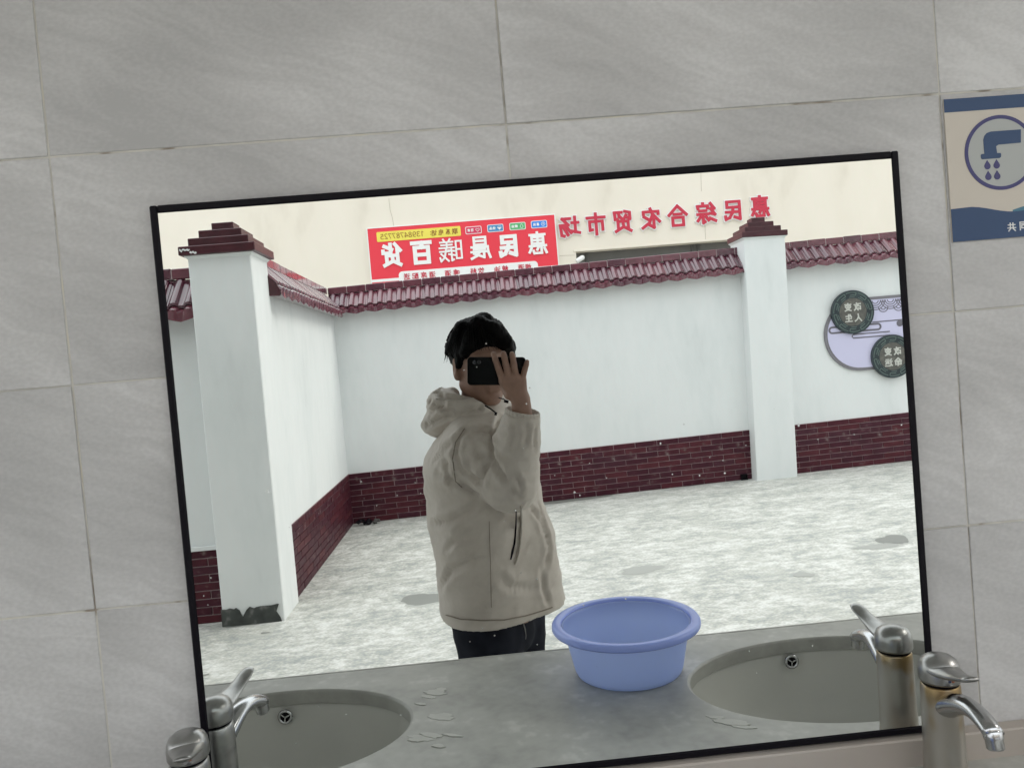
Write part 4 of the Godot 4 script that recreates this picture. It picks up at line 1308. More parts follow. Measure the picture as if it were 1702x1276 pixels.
# ---------- soft bodies: distance field on a grid -> surface nets ----------
class Field:
	var o: Vector3
	var c: float
	var nx: int
	var ny: int
	var nz: int
	var d := PackedFloat32Array()
	func _init(lo: Vector3, hi: Vector3, cell: float) -> void:
		o = lo
		c = cell
		nx = int(ceil((hi.x - lo.x) / cell)) + 1
		ny = int(ceil((hi.y - lo.y) / cell)) + 1
		nz = int(ceil((hi.z - lo.z) / cell)) + 1
		d.resize(nx * ny * nz)
		d.fill(1.0)
	func cone(a: Vector3, b: Vector3, ra: float, rb: float, k := 0.02, ax := Vector3.ZERO, s := 1.0) -> void:   # tapered capsule, squeezed by S along AX
		var r := maxf(ra, rb) / minf(s, 1.0) + k + c * 2.0
		var lo := (a.min(b) - Vector3.ONE * r - o) / c
		var hi := (a.max(b) + Vector3.ONE * r - o) / c
		var ba := b - a
		if s != 1.0:
			ba += ax * (ba.dot(ax) * (s - 1.0))
		var bb := maxf(ba.length_squared(), 1e-9)
		for z in range(maxi(0, int(lo.z)), mini(nz, int(hi.z) + 1)):
			for y in range(maxi(0, int(lo.y)), mini(ny, int(hi.y) + 1)):
				var q := (z * ny + y) * nx
				for x in range(maxi(0, int(lo.x)), mini(nx, int(hi.x) + 1)):
					var p := o + Vector3(x, y, z) * c - a
					if s != 1.0:
						p += ax * (p.dot(ax) * (s - 1.0))
					var t := clampf(p.dot(ba) / bb, 0.0, 1.0)
					var e := (p - ba * t).length() - (ra + (rb - ra) * t)
					var f := d[q + x]
					var h := k - absf(f - e)
					d[q + x] = minf(f, e) - (h * h / (4.0 * k) if h > 0.0 else 0.0)
	func ball(p0: Vector3, r: Vector3, B: Basis, k := 0.01, dig := false) -> void:   # ellipsoid along the axes B
		var m := maxf(r.x, maxf(r.y, r.z)) + k + c * 2.0
		var mn := minf(r.x, minf(r.y, r.z))
		var lo := (p0 - Vector3.ONE * m - o) / c
		var hi := (p0 + Vector3.ONE * m - o) / c
		var bt := B.transposed()
		for z in range(maxi(0, int(lo.z)), mini(nz, int(hi.z) + 1)):
			for y in range(maxi(0, int(lo.y)), mini(ny, int(hi.y) + 1)):
				var q := (z * ny + y) * nx
				for x in range(maxi(0, int(lo.x)), mini(nx, int(hi.x) + 1)):
					var p := bt * (o + Vector3(x, y, z) * c - p0)
					var k0 := (p / r).length()
					var k1 := (p / (r * r)).length()
					var e := k0 * (k0 - 1.0) / k1 if k1 > 1e-6 else -mn
					var f := d[q + x]
					if dig:
						var h2 := k - absf(f + e)
						d[q + x] = maxf(f, -e) + (h2 * h2 / (4.0 * k) if h2 > 0.0 else 0.0)
					else:
						var h := k - absf(f - e)
						d[q + x] = minf(f, e) - (h * h / (4.0 * k) if h > 0.0 else 0.0)
	func cut(p0: Vector3, nn: Vector3, near := 100.0) -> void:      # keep the side that NN points away from
		for z in nz:
			for y in ny:
				var q := (z * ny + y) * nx
				for x in nx:
					var p := o + Vector3(x, y, z) * c - p0
					if p.length_squared() < near * near:
						d[q + x] = maxf(d[q + x], p.dot(nn))
	func at(p: Vector3) -> float:
		var g := (p - o) / c
		var x := clampi(int(g.x), 0, nx - 2)
		var y := clampi(int(g.y), 0, ny - 2)
		var z := clampi(int(g.z), 0, nz - 2)
		var f := g - Vector3(x, y, z)
		var q := (z * ny + y) * nx + x
		var u := ny * nx
		return lerpf(lerpf(lerpf(d[q], d[q + 1], f.x), lerpf(d[q + nx], d[q + nx + 1], f.x), f.y), lerpf(lerpf(d[q + u], d[q + u + 1], f.x), lerpf(d[q + u + nx], d[q + u + nx + 1], f.x), f.y), f.z)
	func add_to(mb: MB, base: Vector3, bend = null) -> void:
		var vi := PackedInt32Array()
		vi.resize(nx * ny * nz)
		vi.fill(-1)
		var vs := PackedVector3Array()
		var u := nx * ny
		var off := [0, 1, nx, nx + 1, u, u + 1, u + nx, u + nx + 1]
		var pos := [Vector3(0, 0, 0), Vector3(1, 0, 0), Vector3(0, 1, 0), Vector3(1, 1, 0), Vector3(0, 0, 1), Vector3(1, 0, 1), Vector3(0, 1, 1), Vector3(1, 1, 1)]
		var edges := [[0, 1], [2, 3], [4, 5], [6, 7], [0, 2], [1, 3], [4, 6], [5, 7], [0, 4], [1, 5], [2, 6], [3, 7]]
		for z in nz - 1:
			for y in ny - 1:
				var q := (z * ny + y) * nx
				for x in nx - 1:
					var k := q + x
					var s := d[k] < 0.0
					if s == (d[k + 1] < 0.0) and s == (d[k + nx] < 0.0) and s == (d[k + u] < 0.0) and s == (d[k + nx + 1] < 0.0) and s == (d[k + u + 1] < 0.0) and s == (d[k + u + nx] < 0.0) and s == (d[k + u + nx + 1] < 0.0):
						continue
					var sum := Vector3.ZERO
					var n := 0
					for e in edges:
						var a := d[k + off[e[0]]]
						var b := d[k + off[e[1]]]
						if (a < 0.0) != (b < 0.0):
							sum += pos[e[0]].lerp(pos[e[1]], a / (a - b))
							n += 1
					vi[k] = vs.size()
					vs.append(o + (Vector3(x, y, z) + sum / n) * c)
		var tris := PackedInt32Array()
		var acc := PackedVector3Array()
		for z in range(1, nz - 1):
			for y in range(1, ny - 1):
				var q := (z * ny + y) * nx
				for x in range(1, nx - 1):
					var k := q + x
					var s := d[k] < 0.0
					if s != (d[k + 1] < 0.0):
						quad(tris, vi[k - nx - u], vi[k - u], vi[k], vi[k - nx], s)
					if s != (d[k + nx] < 0.0):
						quad(tris, vi[k - 1 - u], vi[k - 1], vi[k], vi[k - u], s)
					if s != (d[k + u] < 0.0):
						quad(tris, vi[k - 1 - nx], vi[k - nx], vi[k], vi[k - 1], s)
		acc = normals(vs, tris)
		if bend != null:
			for i in vs.size():
				vs[i] += acc[i] * bend.call(vs[i], acc[i])
			acc = normals(vs, tris)
		var k0 := mb.v.size()
		for i in vs.size():
			mb.v.append(vs[i] - base)
			mb.n.append(acc[i])
			mb.uv.append(Vector2.ZERO)
			mb.col.append(mb.tint)
		for t in tris:
			mb.idx.append(k0 + t)
	func quad(t: PackedInt32Array, a: int, b: int, e: int, f: int, s: bool) -> void:
		if a < 0 or b < 0 or e < 0 or f < 0:
			return
		if s:
			t.append_array([a, e, b, a, f, e])
		else:
			t.append_array([a, b, e, a, e, f])
	func normals(vs: PackedVector3Array, t: PackedInt32Array) -> PackedVector3Array:
		var acc := PackedVector3Array()
		acc.resize(vs.size())
		for i in range(0, t.size(), 3):
			var nn := (vs[t[i + 2]] - vs[t[i]]).cross(vs[t[i + 1]] - vs[t[i]])
			acc[t[i]] += nn; acc[t[i + 1]] += nn; acc[t[i + 2]] += nn
		for i in acc.size():
			acc[i] = acc[i].normalized()
		return acc

func on_skin(f: Field, u: float, v: float, lift := 0.0, bend = null) -> Vector3:    # where the line through a mirror pixel first meets a field
	var z := 0.98
	while z < 1.6:
		var p := mp(u, v, z)
		if f.at(p) < 0.03 and f.at(p) < lift + (bend.call(p, Vector3.UP) if bend != null else 0.0):
			break
		z += 0.002
	return mp(u, v, z)

func build_person() -> void:
	var base := Vector3(0.03, ground_y(0.03), 1.34)
	var t := thing("person", "person in a beige hooded padded jacket and dark trousers photographing the mirror", "person", base)
	var Fd := Vector3(cos(deg_to_rad(20)), 0, -sin(deg_to_rad(20)))
	var Ld := Vector3.UP.cross(Fd)
	var skin := noisy([[100, 0.02, 3, 1.0]], [[0.0, Color(0.25, 0.145, 0.105)], [1.0, Color(0.34, 0.20, 0.145)]], Vector3.ONE * 4.0, 0.5, 256)
	# ---- body: head, neck, trunk, limbs and hands as one mesh ----
	var body := MB.new()
	var Hc := mp(799, 606, 1.285)
	var Hf := Vector3(sin(deg_to_rad(24)), -0.05, -cos(deg_to_rad(24))).normalized()
	var Hl := Vector3.UP.cross(Hf).normalized()
	var Hu := Hf.cross(Hl)
	if Hu.y < 0:
		Hu = -Hu
	var HB := Basis(Hl, Hu, Hf)
	var hp := func(l: float, u: float, f: float) -> Vector3: return Hc + Hl * l + Hu * u + Hf * f
	var hf := Field.new(Hc - Vector3(0.125, 0.21, 0.14), Hc + Vector3(0.125, 0.165, 0.14), 0.0042)
	hf.cone(hp.call(0, -0.06, -0.02), hp.call(0, -0.20, -0.05), 0.052, 0.056, 0.01)
	hf.ball(hp.call(0, 0.036, -0.012), Vector3(0.075, 0.086, 0.094), HB, 0.02)
	hf.ball(hp.call(0, -0.02, 0.028), Vector3(0.062, 0.088, 0.062), HB, 0.03)
	for s in [-1.0, 1.0]:
		hf.cone(hp.call(s * 0.050, -0.055, 0.0), hp.call(s * 0.012, -0.098, 0.062), 0.020, 0.017, 0.025)
		hf.cone(hp.call(s * 0.012, 0.031, 0.085), hp.call(s * 0.046, 0.028, 0.068), 0.008, 0.008, 0.012)
		hf.ball(hp.call(s * 0.045, -0.025, 0.062), Vector3(0.018, 0.020, 0.016), HB, 0.02)
		hf.ball(hp.call(s * 0.031, 0.009, 0.098), Vector3(0.018, 0.013, 0.016), HB, 0.012, true)
		hf.ball(hp.call(s * 0.079, -0.004, -0.008), Vector3(0.0085, 0.033, 0.019), HB * Basis(Vector3.UP, s * 0.45), 0.008)
		hf.cone(hp.call(s * 0.073, -0.01, -0.004), hp.call(s * 0.078, -0.034, 0.002), 0.009, 0.007, 0.008)
		hf.ball(hp.call(s * 0.089, -0.002, -0.002), Vector3(0.008, 0.018, 0.009), HB, 0.006, true)
	hf.cone(hp.call(0, 0.014, 0.086), hp.call(0, -0.026, 0.106), 0.008, 0.012, 0.014)
	for s in [-1.0, 1.0]:
		hf.ball(hp.call(s * 0.012, -0.031, 0.096), Vector3(0.008, 0.007, 0.010), HB, 0.008)
	hf.cone(hp.call(-0.019, -0.0585, 0.086), hp.call(0.019, -0.0585, 0.086), 0.0065, 0.0065, 0.008)
	hf.cone(hp.call(-0.016, -0.069, 0.084), hp.call(0.016, -0.069, 0.084), 0.0075, 0.0075, 0.006)
	hf.add_to(body, base)
	# left hand on the phone
	var hd := Field.new(mp(800, 705, 1.02), mp(893, 560, 1.115), 0.0027)
	var W := mp(866, 666, 1.064)
	var fingers := [
		[[836, 634, 1.047], [828.5, 612, 1.0405], [823.5, 598, 1.042], [820.5, 588.5, 1.046]],
		[[846, 628, 1.045], [841, 607, 1.039], [838.5, 595, 1.041], [836.8, 587.5, 1.046]],
		[[857, 626, 1.046], [854, 606, 1.040], [852.5, 595, 1.042], [851, 588, 1.046]],
		[[868, 631, 1.050], [872.5, 614, 1.045], [875, 606, 1.046], [876, 601, 1.049]]]
	var fr := [[0.0098, 0.0088, 0.0080, 0.0072], [0.0100, 0.0090, 0.0082, 0.0074], [0.0096, 0.0086, 0.0078, 0.0070], [0.0086, 0.0076, 0.0070, 0.0062]]
	for i in 4:
		var pts := []
		for q in fingers[i]:
			pts.append(mp(q[0], q[1], q[2]))
		hd.cone(W + (pts[0] - W) * 0.25, pts[0], 0.0165, 0.0118, 0.010)
		for j in 3:
			hd.cone(pts[j], pts[j + 1], fr[i][j], fr[i][j + 1], 0.0018)
	hd.cone(mp(846, 656, 1.066), mp(838, 643, 1.084), 0.014, 0.0115, 0.008)
	hd.cone(mp(838, 643, 1.084), mp(824, 630, 1.083), 0.0105, 0.0085, 0.003)
	hd.cone(mp(824, 630, 1.083), mp(812, 624, 1.081), 0.0088, 0.0070, 0.002)
	hd.cone(W, mp(869, 712, 1.068), 0.0255, 0.031, 0.012, Vector3(0, 0, 1), 1.25)
	hd.add_to(body, base)
	# what the clothes cover
	var tf := Field.new(Vector3(-0.26, 0.0, 1.02), Vector3(0.36, 1.50, 1.70), 0.014)
	var neck := mp(802, 690, 1.335)
	var pelvis := mp(828, 1010, 1.34)
	tf.cone(neck, mp(806, 770, 1.34), 0.055, 0.105, 0.04, Ld, 0.75)
	tf.cone(mp(806, 770, 1.34), pelvis, 0.105, 0.11, 0.04, Ld, 0.8)
	var shl := mp(785, 742, 1.18)
	var elb := mp(848, 808, 1.105)
	tf.cone(mp(800, 712, 1.30), shl, 0.05, 0.048, 0.03)
	tf.cone(shl, elb, 0.045, 0.036, 0.02)
	tf.cone(elb, mp(869, 708, 1.068), 0.036, 0.027, 0.02)
	var shr := mp(815, 737, 1.52)
	tf.cone(mp(806, 712, 1.36), shr, 0.05, 0.048, 0.03)
	tf.cone(shr, mp(806, 870, 1.555), 0.045, 0.036, 0.02)
	tf.cone(mp(806, 870, 1.555), mp(868, 935, 1.49), 0.036, 0.028, 0.02)
	tf.cone(mp(868, 935, 1.49), mp(890, 950, 1.46), 0.03, 0.022, 0.02)
	var legs := []
	for s in [0, 1]:
		var hip := mp([806, 852][s], 1020, [1.255, 1.425][s])
		var knee := Vector3(hip.x + 0.012, 0.50, hip.z)
		var ank := Vector3(hip.x - 0.01, 0.11, hip.z)
		legs.append([hip, knee, ank])
		tf.cone(hip, knee, 0.075, 0.052, 0.03)
		tf.cone(knee, ank, 0.052, 0.036, 0.02)
		tf.cone(ank, ank + Fd * 0.12 + Vector3(0, -0.03, 0), 0.036, 0.026, 0.02)
	tf.add_to(body, base)
	part("body", body, skin, t)
	for s in [-1.0, 1.0]:
		var ey := MB.new()
		var rows := []
		for i in 9:
			var a := PI * i / 8.0
			var row := []
			for j in 12:
				row.append(hp.call(s * 0.031, 0.009, 0.0765) - base + Vector3(sin(a) * cos(TAU * j / 12), cos(a), sin(a) * sin(TAU * j / 12)) * 0.0115)
			rows.append(row)
		ey.grid(rows, true)
		part("eye", ey, plain(lin(0.05, 0.035, 0.03), 0.15), t)
	# ---- hair ----
	var hair_m := plain(lin(0.003, 0.0028, 0.003), 0.5)
	hair_m.metallic_specular = 0.2
	var hh := Field.new(Hc - Vector3(0.14, 0.09, 0.15), Hc + Vector3(0.14, 0.19, 0.15), 0.0045)
	hh.ball(hp.call(0, 0.047, -0.020), Vector3(0.086, 0.089, 0.104), HB, 0.02)
	hh.ball(hp.call(0.01, -0.05, 0.085), Vector3(0.068, 0.098, 0.075), HB, 0.012, true)
	hh.cut(hp.call(0, -0.035, 0), (HB * Vector3(0, -1, 0.25)).normalized())
	for q in [[0.022, 0.118, 0.055, -0.012, 0.098, 0.082, 0.022, 0.020], [-0.012, 0.098, 0.082, -0.045, 0.062, 0.088, 0.021, 0.017], [-0.045, 0.062, 0.088, -0.068, 0.022, 0.074, 0.017, 0.011], [-0.030, 0.09, 0.070, -0.072, 0.045, 0.055, 0.024, 0.018], [-0.072, 0.05, 0.045, -0.080, 0.002, 0.030, 0.018, 0.012], [0.03, 0.112, 0.05, 0.056, 0.080, 0.062, 0.022, 0.016], [0.056, 0.080, 0.062, 0.074, 0.040, 0.045, 0.016, 0.010], [0.070, 0.06, 0.02, 0.080, 0.0, 0.014, 0.016, 0.007], [0.0, 0.120, 0.02, 0.05, 0.112, -0.01, 0.026, 0.022], [-0.01, 0.122, 0.03, -0.05, 0.105, 0.0, 0.026, 0.022], [0.05, 0.10, 0.02, 0.085, 0.06, -0.02, 0.022, 0.016], [-0.05, 0.10, 0.02, -0.088, 0.05, -0.01, 0.022, 0.016]]:
		hh.cone(hp.call(q[0], q[1] + 0.004, q[2]), hp.call(q[3], q[4], q[5]), q[6], q[7], 0.016)
	var hn := FastNoiseLite.new()
	hn.seed = 9
	hn.frequency = 1.0
	var hair := MB.new()
	hh.add_to(hair, base, func(p: Vector3, _n: Vector3) -> float:
		var q := HB.transposed() * (p - Hc)
		return 0.003 * hn.get_noise_3d(q.x * 120.0, q.y * 30.0, q.z * 70.0) + 0.0015 * hn.get_noise_3d(q.x * 300.0, q.y * 60.0, q.z * 160.0))
	rng.seed = 66
	for i in 240:                                     # loose strands, combed from the parting
		var a := rng.randf_range(-PI, PI)
		var st := Vector2(sin(a), cos(a))
		var p0 := Vector3(0.022 + 0.03 * st.x, 0.128 + rng.randf_range(-0.004, 0.004), 0.02 + 0.03 * st.y)
		var reach := rng.randf_range(0.6, 1.0)
		var pts := []
		for k in 6:
			var s := k / 5.0 * reach
			var w := Vector3(p0.x + st.x * (0.070 * s - 0.006 * s * s), p0.y - 0.115 * s * s + rng.randf_range(-0.002, 0.004) * s, p0.z + st.y * (0.082 * s))
			if st.y > 0.55 and s > 0.7:
				w.y = maxf(w.y, 0.045)
			pts.append(hp.call(w.x, w.y, w.z) - base)
		tube(hair, pts, [0.0010, 0.0010, 0.0009, 0.0008, 0.0006, 0.0003], 4)
	for i in 150:                                     # locks that break up the outline, swept away from the parting
		var a := rng.randf_range(-PI, PI)
		var el := rng.randf_range(0.0, 1.25)
		var dr := Vector3(cos(el) * sin(a), sin(el), cos(el) * cos(a))
		if dr.z > 0.72 and dr.y < 0.55:
			continue
		var q0 := Vector3(0, 0.047, -0.020) + dr * Vector3(0.086, 0.089, 0.104) * 0.98
		var side := -1.0 if q0.x < 0.02 else 1.0
		var tg := Vector3(side * 0.8, -0.35 - 0.5 * (1.0 - dr.y), 0.45 * signf(dr.z + 0.2))
		tg = (tg - dr * tg.dot(dr)).normalized()
		var ln := rng.randf_range(0.025, 0.055)
		var lk := []
		for k in 5:
			var s := k / 4.0
			var w := q0 + tg * ln * s + dr * (0.007 * sin(s * 2.2) * rng.randf_range(0.5, 1.2) - 0.012 * s * s)
			lk.append(hp.call(w.x, w.y, w.z) - base)
		tube(hair, lk, [0.0028, 0.0042, 0.0040, 0.0026, 0.0004], 5)
	for q in [[[790, 530], [800, 526], [814, 529]]]:
		var pts := []
		for p in q:
			pts.append(mp(p[0], p[1], 1.28) - base)
		tube(hair, pts, [0.0012, 0.0010, 0.0005], 4)
	part("hair", hair, hair_m, t)
	# ---- jacket ----
	var cloth := noisy([[101, 0.01, 4, 1.0], [102, 0.08, 2, 0.3]], [[0.0, Color(0.47, 0.42, 0.365)], [0.5, Color(0.54, 0.487, 0.43)], [1.0, Color(0.59, 0.54, 0.48)]], Vector3.ONE * 2.0, 0.62)
	cloth.rim_enabled = true
	cloth.rim = 0.25
	var jf := Field.new(Vector3(-0.27, 0.76, 0.98), Vector3(0.37, 1.52, 1.68), 0.0072)
	var c1 := mp(803, 772, 1.34)
	var c2 := mp(815, 880, 1.34)
	var c3 := mp(838, 1070, 1.34)
	jf.cone(mp(803, 712, 1.34), c1, 0.105, 0.158, 0.03, Ld, 0.70)
	jf.cone(c1, c2, 0.158, 0.160, 0.02, Ld, 0.70)
	jf.cone(c2, c3, 0.160, 0.172, 0.02, Ld, 0.72)
	jf.cone(mp(872, 890, 1.30), mp(893, 1060, 1.30), 0.085, 0.098, 0.05)
	jf.cone(mp(760, 790, 1.30), mp(757, 850, 1.30), 0.085, 0.075, 0.05)
	jf.cone(mp(804, 690, 1.335), mp(804, 712, 1.34), 0.085, 0.105, 0.03)
	jf.cone(mp(797, 712, 1.27), shl, 0.082, 0.084, 0.03)
	jf.cone(mp(808, 712, 1.40), shr, 0.082, 0.080, 0.03)
	jf.cone(shr, mp(806, 870, 1.555), 0.076, 0.068, 0.018)
	jf.cone(mp(806, 870, 1.555), mp(868, 935, 1.49), 0.066, 0.055, 0.015)
	jf.cone(shl, elb, 0.083, 0.074, 0.012)
	var cuff := mp(868, 688, 1.066)
	jf.cone(elb, elb.lerp(cuff, 0.55), 0.073, 0.064, 0.003)
	jf.cone(elb.lerp(cuff, 0.55), cuff, 0.064, 0.047, 0.003)
	var ax := (cuff - elb).normalized()
	jf.cut(cuff, ax, 0.09)
	var hem_y := mp(838, 1043, 1.13).y
	jf.cut(Vector3(0, hem_y, 0), Vector3.DOWN)
	var fn := FastNoiseLite.new()
	fn.seed = 17
	fn.frequency = 1.0
	fn.noise_type = FastNoiseLite.TYPE_SIMPLEX_SMOOTH
	fn.fractal_type = FastNoiseLite.FRACTAL_RIDGED
	fn.fractal_octaves = 2
	var fs := FastNoiseLite.new()
	fs.seed = 18
	fs.frequency = 1.0
	var elbow_in := elb.lerp(shl, 0.2) + Vector3(0, 0.05, 0)
	var jk := MB.new()
	# creases read from the picture: [depth, half width, points]
	var creases := []
	for q in [[0.0105, 0.0081, [776, 713, 762, 732, 757.5, 754, 767, 777, 785, 791, 802, 800]], [0.0095, 0.0091, [779, 720, 802, 715, 821, 727]], [0.0153, 0.0091, [830, 695, 821, 724, 819, 754, 826, 777, 843, 795]], [0.0115, 0.0081, [819, 766, 806, 780, 801, 800]], [0.0095, 0.0091, [728, 787, 765, 803, 801, 820]], [0.0095, 0.0111, [722, 869, 747, 867, 772, 852, 796, 834]], [0.0095, 0.0111, [735, 975, 750, 948, 772, 936, 796, 925]], [0.0085, 0.0091, [877, 838, 899, 865, 911, 912, 906, 948]], [0.0076, 0.0081, [893, 830, 905, 868, 912, 905]], [0.0085, 0.0091, [899, 945, 903, 980, 913, 1008]], [0.0076, 0.0091, [740, 915, 757, 900, 790, 893]], [0.0067, 0.0121, [830, 958, 848, 975, 885, 978]], [0.0076, 0.0081, [845, 812, 857, 822, 868, 832]], [0.0076, 0.0081, [742, 760, 745, 790, 756, 812]], [0.0085, 0.0071, [850, 780, 862, 800, 868, 820]], [0.0067, 0.0071, [765, 722, 748, 738, 731, 748]], [0.0067, 0.0071, [762, 735, 742, 748, 722, 768]], [0.0085, 0.0061, [745, 672, 745, 672]], [0.0057, 0.0071, [872, 700, 876, 716, 872, 740]], [0.0057, 0.0071, [853, 700, 857, 722, 850, 745]], [0.0057, 0.0061, [890, 706, 886, 728, 890, 750]], [0.0067, 0.0081, [776, 760, 787, 790, 803, 806]], [0.0057, 0.0081, [790, 735, 800, 757, 815, 770]]]:
		var pl := []
		var src: Array = q[2]
		for i in range(0, src.size() - 2, 2):
			for k in 5:
				pl.append(on_skin(jf, lerpf(src[i], src[i + 2], k / 5.0), lerpf(src[i + 1], src[i + 3], k / 5.0)))
		pl.append(on_skin(jf, src[src.size() - 2], src[src.size() - 1]))
		var box := AABB(pl[0], Vector3.ZERO)
		for p in pl:
			box = box.expand(p)
		creases.append([q[0], q[1], pl, box.grow(q[1] * 3.2)])
	var jbend := func(p: Vector3, n: Vector3) -> float:
		var near := exp(-p.distance_squared_to(elbow_in) / 0.010)
		var s := 0.0045 * fn.get_noise_3d(p.x * 3.2 + p.y * 2.4, p.y * 5.0 - p.x * 2.0, p.z * 3.5) + 0.0025 * fs.get_noise_3d(p.x * 22.0, p.y * 30.0, p.z * 22.0)
		s += near * 0.003 * sin((p - elb).dot(ax) * 210.0 + p.x * 30.0)
		if p.y < hem_y + 0.004:
			s *= 0.2
		for q in creases:
			if not q[3].has_point(p):
				continue
			var m := 1.0
			var at := 0
			for i in q[2].size():
				var e: float = p.distance_squared_to(q[2][i])
				if e < m:
					m = e
					at = i
			var w: float = q[1]
			var fade := minf(1.0, (mini(at, q[2].size() - 1 - at) + 1.0) / 3.0)
			var r := sqrt(m) / w
			s += fade * q[0] * (-exp(-r * r) + 0.45 * exp(-(r - 1.9) * (r - 1.9)))
		return s
	jf.add_to(jk, base, jbend)
	var jacket := part("jacket", jk, cloth, t, "beige padded jacket")
	# hood lying on the shoulders, open towards the neck
	var df := Field.new(Vector3(-0.22, 1.34, 1.10), Vector3(0.14, 1.58, 1.60), 0.0075)
	var ring := [[818, 694, 1.225], [785, 684, 1.205], [752, 676, 1.235], [737, 672, 1.31], [742, 672, 1.39], [775, 674, 1.455], [818, 688, 1.45]]
	for i in 6:
		var a: Array = ring[i]
		var b: Array = ring[i + 1]
		df.cone(mp(a[0], a[1], a[2]), mp(b[0], b[1], b[2]), [0.020, 0.028, 0.036, 0.040, 0.038, 0.028][i], [0.028, 0.036, 0.040, 0.038, 0.028, 0.020][i], 0.02)
	df.cone(mp(742, 668, 1.25), mp(752, 655, 1.29), 0.024, 0.018, 0.02)
	df.cone(mp(738, 690, 1.26), mp(728, 704, 1.31), 0.040, 0.036, 0.03)
	df.cone(mp(728, 704, 1.31), mp(733, 706, 1.40), 0.036, 0.036, 0.03)
	df.cone(mp(765, 690, 1.22), mp(738, 700, 1.27), 0.028, 0.034, 0.02)
	var hm := MB.new()
	var folds := []
	for q in [[0.013, 0.007, [726, 650, 736, 661, 757, 663, 780, 665]], [0.012, 0.008, [713, 668, 746, 680, 774, 684, 802, 677]], [0.010, 0.008, [706, 708, 734, 695, 772, 687]], [0.008, 0.007, [716, 690, 730, 676, 742, 668]]]:
		var pl := []
		var src: Array = q[2]
		for i in range(0, src.size() - 2, 2):
			for k in 6:
				pl.append(on_skin(df, lerpf(src[i], src[i + 2], k / 6.0), lerpf(src[i + 1], src[i + 3], k / 6.0)))
		folds.append([q[0], q[1], pl])
	df.add_to(hm, base, func(p: Vector3, n: Vector3) -> float:
		var s := 0.006 * fn.get_noise_3d(p.x * 6.0, p.y * 10.0 + p.x * 4.0, p.z * 6.0)
		for q in folds:
			var m := 1.0
			for c in q[2]:
				m = minf(m, p.distance_squared_to(c))
			var r: float = sqrt(m) / q[1]
			s += q[0] * (-exp(-r * r) + 0.5 * exp(-(r - 1.8) * (r - 1.8)))
		return s)
	part("hood", hm, cloth, jacket)
	# gathered cuff
	var cm := MB.new()
	var e1 := ax.cross(Vector3.BACK).normalized()
	var e2 := ax.cross(e1)
	var rows := []
	for q in [[-0.030, 0.052, 0.4], [-0.022, 0.049, 1.0], [-0.010, 0.0475, 1.0], [0.004, 0.047, 1.0], [0.010, 0.0465, 0.8], [0.011, 0.043, 0.6], [0.0, 0.038, 0.2]]:
		var row := []
		for j in 112:
			var a := TAU * j / 112.0
			var r: float = q[1] + 0.0016 * q[2] * sin(a * 26.0 + sin(a * 5.0))
			row.append(cuff + ax * q[0] + e1 * cos(a) * r + e2 * sin(a) * r * 0.92 - base)
		rows.append(row)
	cm.grid(rows, true)
	part("cuff", cm, cloth, jacket)
	# hem, side seam, pocket, cords
	var seam_m := plain(lin(0.26, 0.225, 0.185), 0.8)
	for s in [[[[741, 1022], [765, 1029], [800, 1031], [838, 1030], [875, 1023], [905, 1014], [921, 1008]], 0.0016], [[[813, 866], [815, 930], [817, 1025]], 0.0010], [[[772, 712], [757, 735], [752, 762], [757, 800], [770, 812]], 0.0016]]:
		var pts := []
		var src: Array = s[0]
		for i in src.size() - 1:
			for k in 6:
				pts.append(on_skin(jf, lerpf(src[i][0], src[i + 1][0], k / 6.0), lerpf(src[i][1], src[i + 1][1], k / 6.0), 0.002, jbend) - base)
		var sb := MB.new()
		tube(sb, pts, [s[1]], 6)
		part("seam", sb, seam_m, jacket)
	var wl := []
	for q in [[866.5, 842], [867, 862], [866.5, 884], [865, 905], [862, 922], [857, 938]]:
		wl.append(on_skin(jf, q[0], q[1], 0.003, jbend) - base)
	var pk := MB.new()
	tube(pk, wl, [0.0085], 10, 0.45, Vector3(0, 0, -1).cross(Vector3.UP))
	part("pocket_welt", pk, cloth, jacket)
	var sl := []
	for q in [[858, 850], [857.5, 875], [855.5, 900], [851.5, 918], [849, 930]]:
		sl.append(on_skin(jf, q[0], q[1], 0.002, jbend) - base)
	var sm := MB.new()
	tube(sm, sl, [0.0016, 0.0026, 0.0030, 0.0036, 0.0015], 6)
	part("pocket_slit", sm, M.black, jacket)
	var cd := MB.new()
	tube(cd, [mp(806, 674, 1.185) - base, mp(815, 679, 1.18) - base, mp(823, 685, 1.175) - base], [0.0022], 6)
	tube(cd, [mp(829, 661, 1.20) - base, mp(837, 663, 1.19) - base, mp(843, 667, 1.188) - base], [0.0018], 6)
	tube(cd, [mp(838, 666, 1.19) - base, mp(845, 668, 1.188) - base], [0.0042], 8)
	tube(cd, [mp(822, 687, 1.172) - base, mp(826, 688, 1.172) - base], [0.0048], 8)
	part("drawcord", cd, M.black, jacket)
	var col := MB.new()                              # stand collar closing under the chin
	var cr := []
	for q in [[0.0, 0.088], [0.024, 0.084], [0.040, 0.080], [0.042, 0.074], [0.02, 0.070]]:
		var row := []
		for j in 40:
			var a := TAU * j / 40.0
			row.append(mp(806, 692, 1.33) + Vector3(0, q[0] - 0.03, 0) + (Fd * cos(a) * 1.06 + Ld * sin(a)) * q[1] + Vector3(0, 0.012 * cos(a), 0) - base)
		cr.append(row)
	col.grid(cr, true)
	part("collar", col, cloth, jacket)
	# ---- trousers and shoes ----
	var pants := noisy([[105, 0.02, 4, 1.0]], [[0.0, Color(0.008, 0.009, 0.014)], [1.0, Color(0.022, 0.024, 0.034)]], Vector3.ONE * 2.0, 0.8, 256)
	pants.metallic_specular = 0.2
